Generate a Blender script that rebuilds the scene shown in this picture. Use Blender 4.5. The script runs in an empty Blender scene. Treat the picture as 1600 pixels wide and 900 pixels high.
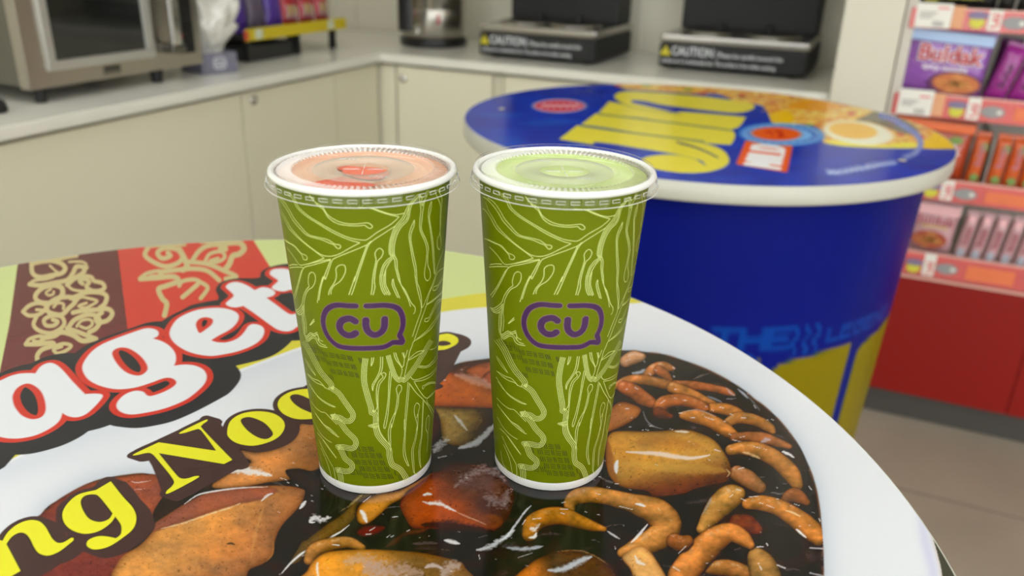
import bpy, bmesh, math, random
import numpy as np
from mathutils import Matrix, Vector
random.seed(7); np.random.seed(7)
SC = bpy.context.scene; COL = SC.collection

# ------------------------------------------------------------------ camera, light, exposure
F = 1297.0; PITCH = .3977; ROLL = .0303; YAW = math.radians(23.2)
ZT = .95                     # table tops
ZC = ZT + .2715              # camera height
_fw = np.array([0, math.cos(PITCH), -math.sin(PITCH)]); _rt = np.array([1., 0, 0]); _up = np.cross(_rt, _fw)
_RT = _rt*math.cos(ROLL) + _up*math.sin(ROLL)
MW = np.array([[math.cos(YAW), -math.sin(YAW), 0], [math.sin(YAW), math.cos(YAW), 0], [0, 0, 1]])
FW = MW@_fw; RT = MW@_RT; UP = np.cross(RT, FW)
cam_d = bpy.data.cameras.new('camera'); cam = bpy.data.objects.new('camera', cam_d); COL.objects.link(cam)
cam.matrix_world = Matrix(((RT[0], UP[0], -FW[0], 0), (RT[1], UP[1], -FW[1], 0), (RT[2], UP[2], -FW[2], ZC), (0, 0, 0, 1)))
cam_d.sensor_width = 36; cam_d.lens = F/1600*36; cam_d.clip_start = .01
cam_d.dof.use_dof = True; cam_d.dof.focus_distance = .455; cam_d.dof.aperture_fstop = 7.2
SC.camera = cam
SC.view_settings.view_transform = 'Standard'; SC.view_settings.look = 'None'
SC.view_settings.gamma = 1; SC.view_settings.use_curve_mapping = False
SC.view_settings.exposure = 0.0
W = bpy.data.worlds.new('world'); SC.world = W; W.use_nodes = True
W.node_tree.nodes['Background'].inputs[0].default_value = (.95, .98, 1, 1)
W.node_tree.nodes['Background'].inputs[1].default_value = 3.6
LAMP = 5.4                   # ceiling panel emission

# ------------------------------------------------------------------ from a pixel of the photo to a point on a known plane
def ray(x, y): return FW + RT*(x-800)/F - UP*(y-450)/F
def onz(x, y, z): d = ray(x, y); return d*((z-ZC)/d[2]) + [0, 0, ZC]
def onv(x, y, V): d = ray(x, y); return d*V/d[1] + [0, 0, ZC]
def onu(x, y, U): d = ray(x, y); return d*U/d[0] + [0, 0, ZC]

# ------------------------------------------------------------------ materials
def lin(c):
    c = np.asarray(c, float)/255.; return np.where(c <= .04045, c/12.92, ((c+.055)/1.055)**2.4)
def mat(name, rgb, rough=.5, metal=0., spec=.5, noise=0., nscale=20., bump=0., coat=0., emit=0.):
    m = bpy.data.materials.new(name); m.use_nodes = True; nt = m.node_tree; b = nt.nodes['Principled BSDF']
    c = list(lin(rgb))+[1]
    b.inputs['Base Color'].default_value = c; b.inputs['Roughness'].default_value = rough
    b.inputs['Metallic'].default_value = metal; b.inputs['Specular IOR Level'].default_value = spec
    b.inputs['Coat Weight'].default_value = coat; b.inputs['Coat Roughness'].default_value = .08
    if noise or bump:
        tc = nt.nodes.new('ShaderNodeTexCoord'); n = nt.nodes.new('ShaderNodeTexNoise'); n.inputs['Scale'].default_value = nscale
        n.inputs['Detail'].default_value = 4; nt.links.new(tc.outputs['Object'], n.inputs['Vector'])
        if noise:
            mx = nt.nodes.new('ShaderNodeMix'); mx.data_type = 'RGBA'; nt.links.new(n.outputs['Fac'], mx.inputs[0])
            mx.inputs[6].default_value = [v*(1-noise) for v in c[:3]]+[1]; mx.inputs[7].default_value = [min(1, v*(1+noise)) for v in c[:3]]+[1]
            nt.links.new(mx.outputs[2], b.inputs['Base Color'])
        if bump:
            bp = nt.nodes.new('ShaderNodeBump'); bp.inputs['Strength'].default_value = bump; bp.inputs['Distance'].default_value = .01
            nt.links.new(n.outputs['Fac'], bp.inputs['Height']); nt.links.new(bp.outputs[0], b.inputs['Normal'])
    if emit:
        b.inputs['Emission Color'].default_value = c; b.inputs['Emission Strength'].default_value = emit
    return m
def vmat(name, rough=.3, spec=.5, coat=0.):
    m = bpy.data.materials.new(name); m.use_nodes = True; nt = m.node_tree; b = nt.nodes['Principled BSDF']
    a = nt.nodes.new('ShaderNodeAttribute'); a.attribute_name = 'print'; nt.links.new(a.outputs['Color'], b.inputs['Base Color'])
    b.inputs['Roughness'].default_value = rough; b.inputs['Specular IOR Level'].default_value = spec; b.inputs['Coat Weight'].default_value = coat
    return m
def clear(name, tint=(1, 1, 1), frost=0., rough=.03, ior=1.45, fcol=(.8, .8, .76)):
    m = bpy.data.materials.new(name); m.use_nodes = True; nt = m.node_tree; nt.nodes.clear()
    o = nt.nodes.new('ShaderNodeOutputMaterial'); t = nt.nodes.new('ShaderNodeBsdfTransparent'); g = nt.nodes.new('ShaderNodeBsdfGlossy')
    lw = nt.nodes.new('ShaderNodeLayerWeight'); lw.inputs[0].default_value = .5; pw = nt.nodes.new('ShaderNodeMath'); pw.operation = 'POWER'; pw.inputs[1].default_value = 4; nt.links.new(lw.outputs['Facing'], pw.inputs[0])
    fr = nt.nodes.new('ShaderNodeMath'); fr.operation = 'MULTIPLY_ADD'; fr.inputs[1].default_value = .42; fr.inputs[2].default_value = .02; nt.links.new(pw.outputs[0], fr.inputs[0]); mx = nt.nodes.new('ShaderNodeMixShader')
    t.inputs[0].default_value = (*tint, 1); g.inputs['Roughness'].default_value = rough; g.inputs[0].default_value = (1, 1, 1, 1)
    nt.links.new(fr.outputs[0], mx.inputs[0]); nt.links.new(t.outputs[0], mx.inputs[1]); nt.links.new(g.outputs[0], mx.inputs[2])
    last = mx
    if frost:
        d = nt.nodes.new('ShaderNodeBsdfDiffuse'); d.inputs[0].default_value = (*fcol, 1); m2 = nt.nodes.new('ShaderNodeMixShader')
        m2.inputs[0].default_value = frost; nt.links.new(mx.outputs[0], m2.inputs[1]); nt.links.new(d.outputs[0], m2.inputs[2]); last = m2
    nt.links.new(last.outputs[0], o.inputs[0]); return m

# ------------------------------------------------------------------ object helpers
def tag(o, label=None, cat=None, group=None, kind=None):
    if label: o['label'] = label
    if cat: o['category'] = cat
    if group: o['group'] = group
    if kind: o['kind'] = kind
    return o
def link(name, me, parent=None):
    o = bpy.data.objects.new(name, me); COL.objects.link(o)
    if parent is not None: o.parent = parent
    return o
def empty(name, loc, rz=0, **k):
    o = bpy.data.objects.new(name, None); COL.objects.link(o); o.location = loc; o.rotation_euler = (0, 0, rz); o.empty_display_size = .05
    return tag(o, **k)
def copy_tree(o, parent=None):
    c = o.copy(); COL.objects.link(c)
    if parent is not None: c.parent = parent
    for ch in [x for x in bpy.data.objects if x.parent == o]: copy_tree(ch, c)
    return c
class MB:
    def __init__(s): s.v = []; s.f = []; s.m = []; s.ms = []; s.sm = []
    def mi(s, m):
        if m not in s.ms: s.ms.append(m)
        return s.ms.index(m)
    def add(s, vs, fs, m, smooth=False):
        b = len(s.v); s.v += [tuple(map(float, p)) for p in vs]; i = s.mi(m)
        for f in fs: s.f.append([b+k for k in f]); s.m.append(i); s.sm.append(smooth)
        return s
    def box(s, x0, x1, y0, y1, z0, z1, m, bev=.0, rot=None, org=None):
        bm = bmesh.new(); bmesh.ops.create_cube(bm, size=1)
        for v in bm.verts: v.co = Vector(((x0+x1)/2+v.co.x*(x1-x0), (y0+y1)/2+v.co.y*(y1-y0), (z0+z1)/2+v.co.z*(z1-z0)))
        if bev: bmesh.ops.bevel(bm, geom=list(bm.edges), offset=bev, segments=2, affect='EDGES', profile=.6)
        vs = [v.co.copy() for v in bm.verts]
        if rot is not None:
            o = Vector(org or (0, 0, 0)); vs = [rot@(p-o)+o for p in vs]
        for i, v in enumerate(bm.verts): v.index = i
        s.add(vs, [[v.index for v in f.verts] for f in bm.faces], m); bm.free(); return s
    def lathe(s, prof, m, n=64, c=(0, 0, 0), smooth=True, closed=False, axis='z'):
        vs = []; fs = []
        for r, z in prof:
            for k in range(n):
                a = 2*math.pi*k/n
                if axis == 'z': vs.append((c[0]+r*math.cos(a), c[1]+r*math.sin(a), c[2]+z))
                elif axis == 'x': vs.append((c[0]+z, c[1]+r*math.cos(a), c[2]+r*math.sin(a)))
                else: vs.append((c[0]+r*math.sin(a), c[1]+z, c[2]+r*math.cos(a)))
        for i in range(len(prof)-1):
            for k in range(n): k2 = (k+1) % n; fs.append((i*n+k, i*n+k2, (i+1)*n+k2, (i+1)*n+k))
        return s.add(vs, fs, m, smooth)
    def tube(s, pts, r, m, n=10, smooth=True):
        pts = [Vector(p) for p in pts]; vs = []; fs = []; rs = r if isinstance(r, (list, tuple)) else [r]*len(pts)
        ref = Vector((.3, .5, .81))
        for i, p in enumerate(pts):
            t = (pts[min(i+1, len(pts)-1)]-pts[max(i-1, 0)]).normalized()
            a = t.cross(ref).normalized(); b = t.cross(a)
            for k in range(n):
                an = 2*math.pi*k/n; vs.append(p+(a*math.cos(an)+b*math.sin(an))*rs[i])
        for i in range(len(pts)-1):
            for k in range(n): k2 = (k+1) % n; fs.append((i*n+k, i*n+k2, (i+1)*n+k2, (i+1)*n+k))
        fs.append(tuple(range(n))[::-1]); fs.append(tuple(range((len(pts)-1)*n, len(pts)*n)))
        return s.add(vs, fs, m, smooth)
    def build(s, name, parent=None, **k):
        me = bpy.data.meshes.new(name); me.from_pydata(s.v, [], s.f)
        for m in s.ms: me.materials.append(m)
        me.polygons.foreach_set('material_index', s.m); me.polygons.foreach_set('use_smooth', s.sm); me.update()
        bm = bmesh.new(); bm.from_mesh(me); bmesh.ops.recalc_face_normals(bm, faces=bm.faces); bm.to_mesh(me); bm.free()
        o = link(name, me, parent); return tag(o, **k)
def text_geo(s, size, align='LEFT', res=3, off=0.):
    cu = bpy.data.curves.new('t', 'FONT'); cu.body = s; cu.size = size; cu.align_x = align; cu.resolution_u = res; cu.fill_mode = 'FRONT'; cu.offset = off
    o = bpy.data.objects.new('t', cu); COL.objects.link(o); dg = bpy.context.evaluated_depsgraph_get(); dg.update()
    me = bpy.data.meshes.new_from_object(o.evaluated_get(dg)); vs = [v.co.copy() for v in me.vertices]; fs = [tuple(p.vertices) for p in me.polygons]
    bpy.data.objects.remove(o); bpy.data.curves.remove(cu); bpy.data.meshes.remove(me); return vs, fs
def put_text(mb, s, size, m, org, ax, ay, align='LEFT', off=0., n=None, lift=.0006, xs=1.):
    vs, fs = text_geo(s, size, align, off=off); o = Vector(org); ax = Vector(ax); ay = Vector(ay); nn = ax.cross(ay).normalized()*lift
    mb.add([o+ax*v.x*xs+ay*v.y+nn for v in vs], fs, m)

# ------------------------------------------------------------------ outline helpers
def cat(P, closed=True, n=6):
    """smooth curve through points; a point given twice is a corner"""
    P = [np.array(p, float) for p in P]; N = len(P); out = []
    rng = range(N) if closed else range(N-1)
    for i in rng:
        p1 = P[i]; p2 = P[(i+1) % N]
        if np.hypot(*(p2-p1)[:2]) < 1e-9: continue
        p0 = P[i-1] if (closed or i > 0) else p1; p3 = P[(i+2) % N] if (closed or i+2 < N) else p2
        for k in range(n):
            t = k/n
            out.append(.5*((2*p1)+(-p0+p2)*t+(2*p0-5*p1+4*p2-p3)*t*t+(-p0+3*p1-3*p2+p3)*t**3))
    if not closed: out.append(P[-1])
    return np.array(out)
def corners(P, idx):
    out = []
    for i, p in enumerate(P):
        out.append(p)
        if i in idx: out.append(p)
    return out
def T(x0, y0, s, pts): return [(x0+a/s, y0+b/s) for a, b in pts]
def sdf(X, Y, poly):
    d = np.full(X.shape, 1e9); ins = np.zeros(X.shape, bool); n = len(poly)
    for i in range(n):
        x1, y1 = poly[i][:2]; x2, y2 = poly[(i+1) % n][:2]; ex, ey = x2-x1, y2-y1; L = ex*ex+ey*ey
        if L < 1e-18: continue
        wx = X-x1; wy = Y-y1; t = np.clip((wx*ex+wy*ey)/L, 0, 1); d = np.minimum(d, (wx-ex*t)**2+(wy-ey*t)**2)
        c = ((y1 <= Y) & (y2 > Y)) | ((y2 <= Y) & (y1 > Y)); xi = x1+(Y-y1)*ex/(ey if ey else 1e-12)
        ins ^= c & (X < xi)
    d = np.sqrt(d); return np.where(ins, -d, d)
def sst(a, b, x): t = np.clip((x-a)/(b-a), 0, 1); return t*t*(3-2*t)
def vnoise(x, y, seed=0):
    xi = np.floor(x).astype(np.int64); yi = np.floor(y).astype(np.int64); fx = x-xi; fy = y-yi; fx = fx*fx*(3-2*fx); fy = fy*fy*(3-2*fy)
    def h(a, b):
        v = (a*374761393+b*668265263+seed*974711) & 0x7fffffff; v = ((v ^ (v >> 13))*1274126177) & 0x7fffffff; return ((v ^ (v >> 16)) & 0xffff)/65535.
    return (h(xi, yi)*(1-fx)+h(xi+1, yi)*fx)*(1-fy)+(h(xi, yi+1)*(1-fx)+h(xi+1, yi+1)*fx)*fy
def fbm(x, y, seed=0, o=3):
    s = 0; a = .5
    for k in range(o): s = s+a*vnoise(x*2**k, y*2**k, seed+k); a *= .5
    return s/(1-.5**o)
class Paint:
    """flat printed artwork evaluated at points; colours are ink colours in sRGB"""
    def __init__(s, X, Y): s.X = X; s.Y = Y; s.C = np.zeros((len(X), 3))
    def box(s, P, m):
        P = np.asarray(P)[:, :2]; a = P.min(0)-m; b = P.max(0)+m
        return np.nonzero((s.X > a[0]) & (s.X < b[0]) & (s.Y > a[1]) & (s.Y < b[1]))[0]
    def mix(s, i, al, col): s.C[i] = s.C[i]*(1-al[:, None])+np.asarray(col)*al[:, None]
    def fill(s, P, col, soft=.7, smooth=True, n=5):
        P = cat(P, n=n) if smooth else np.array(P, float); i = s.box(P, soft*2)
        if len(i): d = sdf(s.X[i], s.Y[i], P); s.mix(i, sst(soft, -soft, d), col)
    def blob(s, P, col, edge=None, w=14, soft=1.3, tex=.12, grad=None, seed=1, dark=.45, ns=9):
        P = cat(P, n=5); i = s.box(P, 6)
        if not len(i): return
        x = s.X[i]; y = s.Y[i]; d = sdf(x, y, P); h = np.clip(-d/(w*1.7), 0, 1); h = np.sqrt(np.clip(1-(1-h)**2, 0, 1))
        c = np.array(col, float)[None]*np.ones((len(i), 1))
        if grad is not None:
            (ax, ay), (bx, by), c2 = grad; t = sst(0, 1, ((x-ax)*(bx-ax)+(y-ay)*(by-ay))/((bx-ax)**2+(by-ay)**2)); c = c*(1-t[:, None])+np.array(c2, float)*t[:, None]
        nz = fbm(x/ns, y/(ns*.6), seed)-.5; nf = fbm(x/2.2, y/1.6, seed+9)-.5; nb = fbm(x/42, y/24, seed+31)-.5
        dark = dark*.86; lum = dark+(1.04-dark)*h; lum = lum*(1+tex*1.6*nz+tex*.8*nf+tex*2.2*nb); c = c*lum[:, None]; c[:, 0] += 26*nb; c[:, 2] -= 22*nb
        pr = fbm(x/3.1, y/2.2, seed+77); c = c*(1-.35*np.clip((pr-.72)*9, 0, 1))[:, None]
        if edge is not None:
            e = np.clip(1-h*1.4, 0, 1)[:, None]*.7; c = c*(1-e)+np.array(edge)*e
        s.mix(i, sst(soft*1.5, -soft*1.5, d), c)
    def path(s, P, R, x, y):
        P = np.asarray(P, float); best = np.full(len(x), 1e9); nx = np.zeros(len(x)); ny = np.zeros(len(x)); tt = np.zeros(len(x)); rr = np.ones(len(x))
        for k in range(len(P)-1):
            (x1, y1), (x2, y2) = P[k][:2], P[k+1][:2]; ex, ey = x2-x1, y2-y1; L = ex*ex+ey*ey+1e-9
            t = np.clip(((x-x1)*ex+(y-y1)*ey)/L, 0, 1); r = R[k]*(1-t)+R[k+1]*t; dx = x-x1-ex*t; dy = y-y1-ey*t; u = np.hypot(dx, dy)/r
            b = u < best; best = np.where(b, u, best); nx = np.where(b, dx/r, nx); ny = np.where(b, dy/r, ny); tt = np.where(b, (k+t)/(len(P)-1), tt); rr = np.where(b, r, rr)
        return best, nx, ny, tt, rr
    def noodle(s, pts, R, col, seed=1, soft=1.2, tex=.12, spec=.8):
        P = cat([(p[0], p[1], r) for p, r in zip(pts, R)], closed=False, n=7); R = np.maximum(P[:, 2]*1.22+.9, .8); i = s.box(P, max(R)+4)
        if not len(i): return
        x = s.X[i]; y = s.Y[i]; u, nx, ny, t, rr = s.path(P, R, x, y)
        h = np.sqrt(np.clip(1-u*u, 0, 1)); nz = fbm(x/7, y/5, seed)-.5; nf = fbm(x/2.2, y/1.6, seed+5)-.5
        lum = .30+.62*h-.30*ny-.1*nx; lum = lum*(1+tex*2*nz+tex*.7*nf); c = np.array(col, float)[None]*np.clip(lum, .12, 1.15)[:, None]
        dk = np.clip(.55-h, 0, 1)[:, None]*1.1; c = c*(1-dk)+np.array((60, 28, 14.))*dk; nb = fbm(x/16, y/10, seed+40)-.5; c = c*(1+.5*nb[:, None]); c[:, 0] += 22*nb
        sp = np.exp(-((ny+.52)**2*22+(nx+.18)**2*6))*(fbm(x/6, y/6, seed+2) > .56)*spec
        c = c*(1-sp[:, None]*.75)+np.array((250, 235, 215.))*sp[:, None]*.75
        s.mix(i, sst(soft*1.7, -soft*1.7, (u-1)*rr), c)
    def glint(s, pts, r, a=.9, col=(246, 244, 246), rough=.5, seed=3):
        P = cat(pts, closed=False, n=6) if len(pts) > 2 else np.array(pts, float); n = len(P); tp = np.sin(np.linspace(.25, math.pi-.25, n)); R = np.maximum(r*tp, .5); i = s.box(P, r+5)
        if not len(i): return
        x = s.X[i]; y = s.Y[i]; u, *_ = s.path(P, R, x, y); u = u+rough*(fbm(x/4, y/2.5, seed)-.5)*1.6
        q = min(1, max(0, rough-.6)); s.mix(i, a*sst(1.3+.3*q, .35-.45*q, u)*(1-.45*q*fbm(x/2.2, y/1.5, seed+1)), col)
    def stroke(s, pts, w, col, soft=.6, a=1., smooth=True, closed=False):
        P = cat(pts, closed=closed, n=6) if smooth and len(pts) > 2 else np.array(pts, float)
        if closed: P = np.vstack([P, P[:1]])
        i = s.box(P, w+3)
        if not len(i): return
        R = np.ones(len(P)); u, *_ = s.path(P, R, s.X[i], s.Y[i]); s.mix(i, a*sst(soft, -soft, u-w/2), col)
    def ell(s, c, rx, ry, col, rot=0., soft=1., a=1.):
        x = s.X-c[0]; y = s.Y-c[1]; cr, sr = math.cos(rot), math.sin(rot); X = x*cr+y*sr; Y = -x*sr+y*cr; q = np.sqrt((X/rx)**2+(Y/ry)**2)
        i = np.nonzero(q < 1.6)[0]; k = min(rx, ry); s.mix(i, a*sst(soft, -soft, (q[i]-1)*k), col)
def project(P):
    d = np.asarray(P, float)-[0, 0, ZC]; k = d@FW; return 800+F*(d@RT)/k, 450-F*(d@UP)/k

# ------------------------------------------------------------------ shared materials
M_cab = mat('cream_laminate', (229, 224, 199), .42, noise=.02, nscale=3)
M_carc = mat('carcass_shadow_gap', (120, 116, 98), .6)
M_top = mat('white_worktop', (232, 230, 218), .16, noise=.03, nscale=14)
M_wall = mat('cream_wall', (216, 211, 192), .55, noise=.015, nscale=2)
M_floor = mat('grey_concrete_tile', (168, 157, 140), .42, noise=.22, nscale=3.5, bump=.05)
M_grout = mat('tile_joint', (108, 100, 90), .7)
M_ceil = mat('white_ceiling', (232, 232, 226), .8)
M_lamp = mat('lit_diffuser', (246, 250, 255), .5, emit=LAMP)
M_black = mat('black_plastic', (20, 20, 20), .35)
M_blackm = mat('matt_black', (16, 16, 17), .6)
M_steel = mat('brushed_steel', (175, 170, 160), .28, metal=1., noise=.08, nscale=30)
M_steeld = mat('dark_steel', (120, 118, 112), .3, metal=1.)
M_chrome = mat('chrome', (200, 198, 192), .12, metal=1.)
M_white = mat('white_plastic', (232, 231, 224), .35)
M_rim = mat('ivory_edge_band', (188, 187, 174), .3)
M_red = mat('red_base_panel', (140, 13, 3), .5, spec=.3)
M_kick = mat('dark_kick_board', (70, 67, 62), .5)
M_mirror = mat('dark_door_glass', (20, 21, 19), .08, spec=.7)

# ------------------------------------------------------------------ the room
def struct(name, mb): return mb.build(name, kind='structure')
XL, XR, YB, YF, HC = -2.03, 4.3, 2.86, -4.8, 2.62
fl = MB().box(XL-.1, XR+.1, YF-.1, YB+.1, -.05, 0, M_floor)
for i in range(-4, 8): fl.box(.55*i-.0015+.04, .55*i+.0015+.04, YF, YB, 0, .0006, M_grout)
for j in range(-9, 5): fl.box(XL, XR, .55*j-.0015+.3, .55*j+.0015+.3, 0, .0006, M_grout)
struct('floor', fl)
struct('ceiling', MB().box(XL-.1, XR+.1, YF-.1, YB+.1, HC, HC+.05, M_ceil))
wb = MB().box(XL-.1, XR+.1, YB, YB+.1, 0, HC, M_wall)
struct('wall_back', wb)
struct('wall_left', MB().box(XL-.1, XL, YF, YB, 0, HC, M_wall))
wr = MB().box(XR, XR+.1, YF, YB, 0, .12, M_wall).box(XR, XR+.1, YF, YB, 2.4, HC, M_wall).box(XR, XR+.1, -.6, YB, .12, 2.4, M_wall).box(XR, XR+.1, YF, YF+.15, .12, 2.4, M_wall); struct('wall_right', wr)
wf = MB().box(XL-.1, XR+.1, YF-.1, YF, 0, .12, M_wall).box(XL-.1, XR+.1, YF-.1, YF, 2.4, HC, M_wall).box(XL-.1, XL+.15, YF-.1, YF, .12, 2.4, M_wall).box(XR-.15, XR+.1, YF-.1, YF, .12, 2.4, M_wall); struct('wall_front', wf)
M_pane = clear('added_window_glass', rough=.0)  # unseen shop windows, added so daylight brightens walls and cabinets
w1 = MB().box(XL+.15, XR-.15, YF-.055, YF-.047, .12, 2.4, M_pane)
for k in range(5): x = XL+.15+k*(XR-XL-.3)/4; w1.box(x-.03, x+.03, YF-.08, YF-.02, .12, 2.4, M_steeld)
struct('added_window_1', w1)
w2 = MB().box(XR+.047, XR+.055, YF+.15, -.6, .12, 2.4, M_pane)
for k in range(4): y = YF+.15+k*(-.6-YF-.15)/3; w2.box(XR+.02, XR+.08, y-.03, y+.03, .12, 2.4, M_steeld)
struct('added_window_2', w2)
struct('wall_divider', MB().box(-.116, .0185, 2.275, YB-.001, 0, HC-.001, M_wall, .002))
tr = MB()
for x in (-1.93, -1.36, -.79, -.22): tr.box(x, x+.012, YB-.006, YB-.0005, .8805, HC-.02, M_wall, .001)
struct('trim_1', tr)
for (x, y) in [(x, y) for y in (-4.2, -3.2, -2.2, -1.2, -.2, .8) for x in (-1.1, .5, 2.1, 3.5)]:  # unseen ceiling panels, grid spread far back to light the vertical faces
    t = empty('unseen_ceiling_light', (x, y, HC), label='white rectangular light panel added in the ceiling out of view', cat='light', group='ceiling light panels')
    MB().box(-.62, .62, -.17, .17, -.03, -.0005, M_white, .004).build('frame', t); MB().box(-.59, .59, -.145, .145, -.034, -.0295, M_lamp).build('diffuser', t)

# ------------------------------------------------------------------ counters
ZW = .88
wt = bmesh.new(); pts = [(-2.025, .15), (-1.45, .15), (-1.45, 2.29), (-.118, 2.29), (-.118, 2.852), (-2.025, 2.852)]
vs = [wt.verts.new((x, y, ZW-.026)) for x, y in pts]; f = wt.faces.new(vs); r_ = bmesh.ops.extrude_face_region(wt, geom=[f])
bmesh.ops.translate(wt, verts=[v for v in r_['geom'] if isinstance(v, bmesh.types.BMVert)], vec=(0, 0, .026))
bmesh.ops.bevel(wt, geom=[e for e in wt.edges], offset=.003, segments=2, affect='EDGES'); bmesh.ops.recalc_face_normals(wt, faces=wt.faces)
me = bpy.data.meshes.new('worktop'); wt.to_mesh(me); wt.free(); me.materials.append(M_top)
tag(link('worktop', me), 'long white L-shaped worktop running into the room corner', 'worktop')
def cabinet(x0, x1, y0, y1, face, doors, label, filler=()):
    """face 'x': door plane looks towards +x; face 'y': door plane looks towards -y"""
    t = empty('base_cabinet', ((x0+x1)/2, (y0+y1)/2, 0), label=label, cat='cabinet'); ox, oy = (x0+x1)/2, (y0+y1)/2
    MB().box(x0-ox+.001, x1-ox-.001, y0-oy+.001, y1-oy-.001, .09, ZW-.0265, M_carc).build('carcass', t)
    if face == 'x': MB().box(x0-ox+.01, x1-ox-.05, y0-oy+.002, y1-oy-.002, .0005, .0895, M_kick).build('plinth', t)
    else: MB().box(x0-ox+.002, x1-ox-.002, y0-oy+.05, y1-oy-.01, .0005, .0895, M_kick).build('plinth', t)
    for a, b, lk in doors:
        if face == 'x': d = MB().box(x1-ox, x1-ox+.018, a-oy+.002, b-oy-.002, .1, ZW-.036, M_cab, .0015)
        else: d = MB().box(a-ox+.002, b-ox-.002, y0-oy-.018, y0-oy, .1, ZW-.036, M_cab, .0015)
        d = d.build('door', t)
        if lk is not None:
            l = MB(); prof = [(0, .009), (.0035, .009), (.004, .0065), (.009, .0065), (.0125, .0045), (.0125, 0)]
            if face == 'x': l.lathe(prof, M_chrome, 20, (x1-ox+.018, lk[0]-oy, lk[1]), axis='x'); l.box(x1-ox+.0265, x1-ox+.0275, lk[0]-oy-.001, lk[0]-oy+.001, lk[1]-.003, lk[1]+.003, M_black)
            else: l.lathe([(r, -z) for r, z in prof], M_chrome, 20, (lk[0]-ox, y0-oy-.018, lk[1]), axis='y'); l.box(lk[0]-ox-.001, lk[0]-ox+.001, y0-oy-.0275, y0-oy-.0265, lk[1]-.003, lk[1]+.003, M_black)
            l.build('lock', d, label='small round chrome cam lock')
    for a, b in filler:
        if face == 'x': MB().box(x1-ox, x1-ox+.014, a-oy+.001, b-oy-.001, .1, ZW-.0365, M_cab, .001).build('filler_panel', t)
        else: MB().box(a-ox+.001, b-ox-.001, y0-oy-.014, y0-oy, .1, ZW-.0365, M_cab, .001).build('filler_panel', t)
cabinet(-2.02, -1.488, .18, .86, 'x', [(.18, .86, None)], 'cream base cabinet at the near left end of the counter, beside the front table')
cabinet(-2.02, -1.488, .862, 1.66, 'x', [(.862, 1.66, None)], 'cream base cabinet with a plain wide door below the microwave oven')
cabinet(-2.02, -1.488, 1.662, 2.30, 'x', [(1.662, 2.064, (1.705, .822))], 'cream base cabinet below the yellow edged snack rack, lock at top left of its door', [(2.068, 2.30)])
cabinet(-1.486, -1.056, 2.328, 2.85, 'y', [(-1.41, -1.073, (-1.385, .806))], 'cream base cabinet below the steel water boiler, first from the corner', [(-1.486, -1.416), (-1.07, -1.056)])
cabinet(-1.054, -.60, 2.328, 2.85, 'y', [(-1.038, -.60, None)], 'cream base cabinet below the noodle cooker that stands beside the boiler', [(-1.054, -1.041)])
cabinet(-.598, -.12, 2.328, 2.85, 'y', [(-.598, -.12, None)], 'cream base cabinet below the cooker beside the divider wall')

# ------------------------------------------------------------------ printed artwork helpers
def color_mesh(name, V, Fq, cols, m, extra=None, smooth=False):
    me = bpy.data.meshes.new(name); V = np.asarray(V, np.float32); Fq = np.asarray(Fq, np.int32); n = len(Fq)
    me.vertices.add(len(V)); me.vertices.foreach_set('co', V.ravel()); me.loops.add(n*4); me.loops.foreach_set('vertex_index', Fq.ravel())
    me.polygons.add(n); me.polygons.foreach_set('loop_start', np.arange(0, n*4, 4, dtype=np.int32))
    try: me.polygons.foreach_set('loop_total', np.full(n, 4, np.int32))
    except Exception: pass
    me.update(calc_edges=True)
    if smooth: me.polygons.foreach_set('use_smooth', np.ones(n, bool))
    a = me.attributes.new('print', 'FLOAT_COLOR', 'POINT'); c = np.ones((len(V), 4), np.float32); c[:, :3] = cols; a.data.foreach_set('color', c.ravel())
    for k, v in (extra or {}).items(): q = me.attributes.new(k, 'FLOAT', 'POINT'); q.data.foreach_set('value', np.asarray(v, np.float32))
    me.materials.append(m); return me
def grid_faces(nr, nc, wrap=False):
    i = np.arange(nr-1)[:, None]*nc; j = np.arange(nc if wrap else nc-1)[None]; j2 = (j+1) % nc if wrap else j+1
    return np.stack([i+j, i+j2, i+nc+j2, i+nc+j], -1).reshape(-1, 4)
HAZE = .014
def ink(C, k=.80): return np.clip(lin(np.clip(C, 0, 255))*k-HAZE, .003, .86)
FONT = {'T': [[(0, 1), (1, 1)], [(.5, 1), (.5, 0)]], 'H': [[(0, 0), (0, 1)], [(1, 0), (1, 1)], [(0, .5), (1, .5)]], 'E': [[(1, 1), (0, 1), (0, 0), (1, 0)], [(0, .5), (.8, .5)]],
        'L': [[(0, 1), (0, 0), (1, 0)]], 'G': [[(1, .85), (.7, 1), (.3, 1), (0, .75), (0, .25), (.3, 0), (.75, 0), (1, .2), (1, .5), (.6, .5)]], 'N': [[(0, 0), (0, 1), (1, 0), (1, 1)]],
        'D': [[(0, 0), (0, 1), (.6, 1), (1, .7), (1, .3), (.6, 0), (0, 0)]], 'M': [[(0, 0), (0, 1), (.5, .35), (1, 1), (1, 0)]], 'I': [[(.5, 0), (.5, 1)]],
        'A': [[(0, 0), (.5, 1), (1, 0)], [(.2, .35), (.8, .35)]], 'R': [[(0, 0), (0, 1), (.7, 1), (1, .75), (.7, .5), (0, .5)], [(.5, .5), (1, 0)]], 'Y': [[(0, 1), (.5, .5), (1, 1)], [(.5, .5), (.5, 0)]]}
def letters(P, txt, fn, w, col, a=1., wd=.7, gap=.3, soft=.6):
    tot = len(txt)*(wd+gap)-gap
    for k, ch in enumerate(txt):
        for st in FONT.get(ch, []):
            P.stroke([fn((k*(wd+gap)+x*wd)/tot, y) for x, y in st], w, col, soft=soft, a=a, smooth=False)

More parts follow.
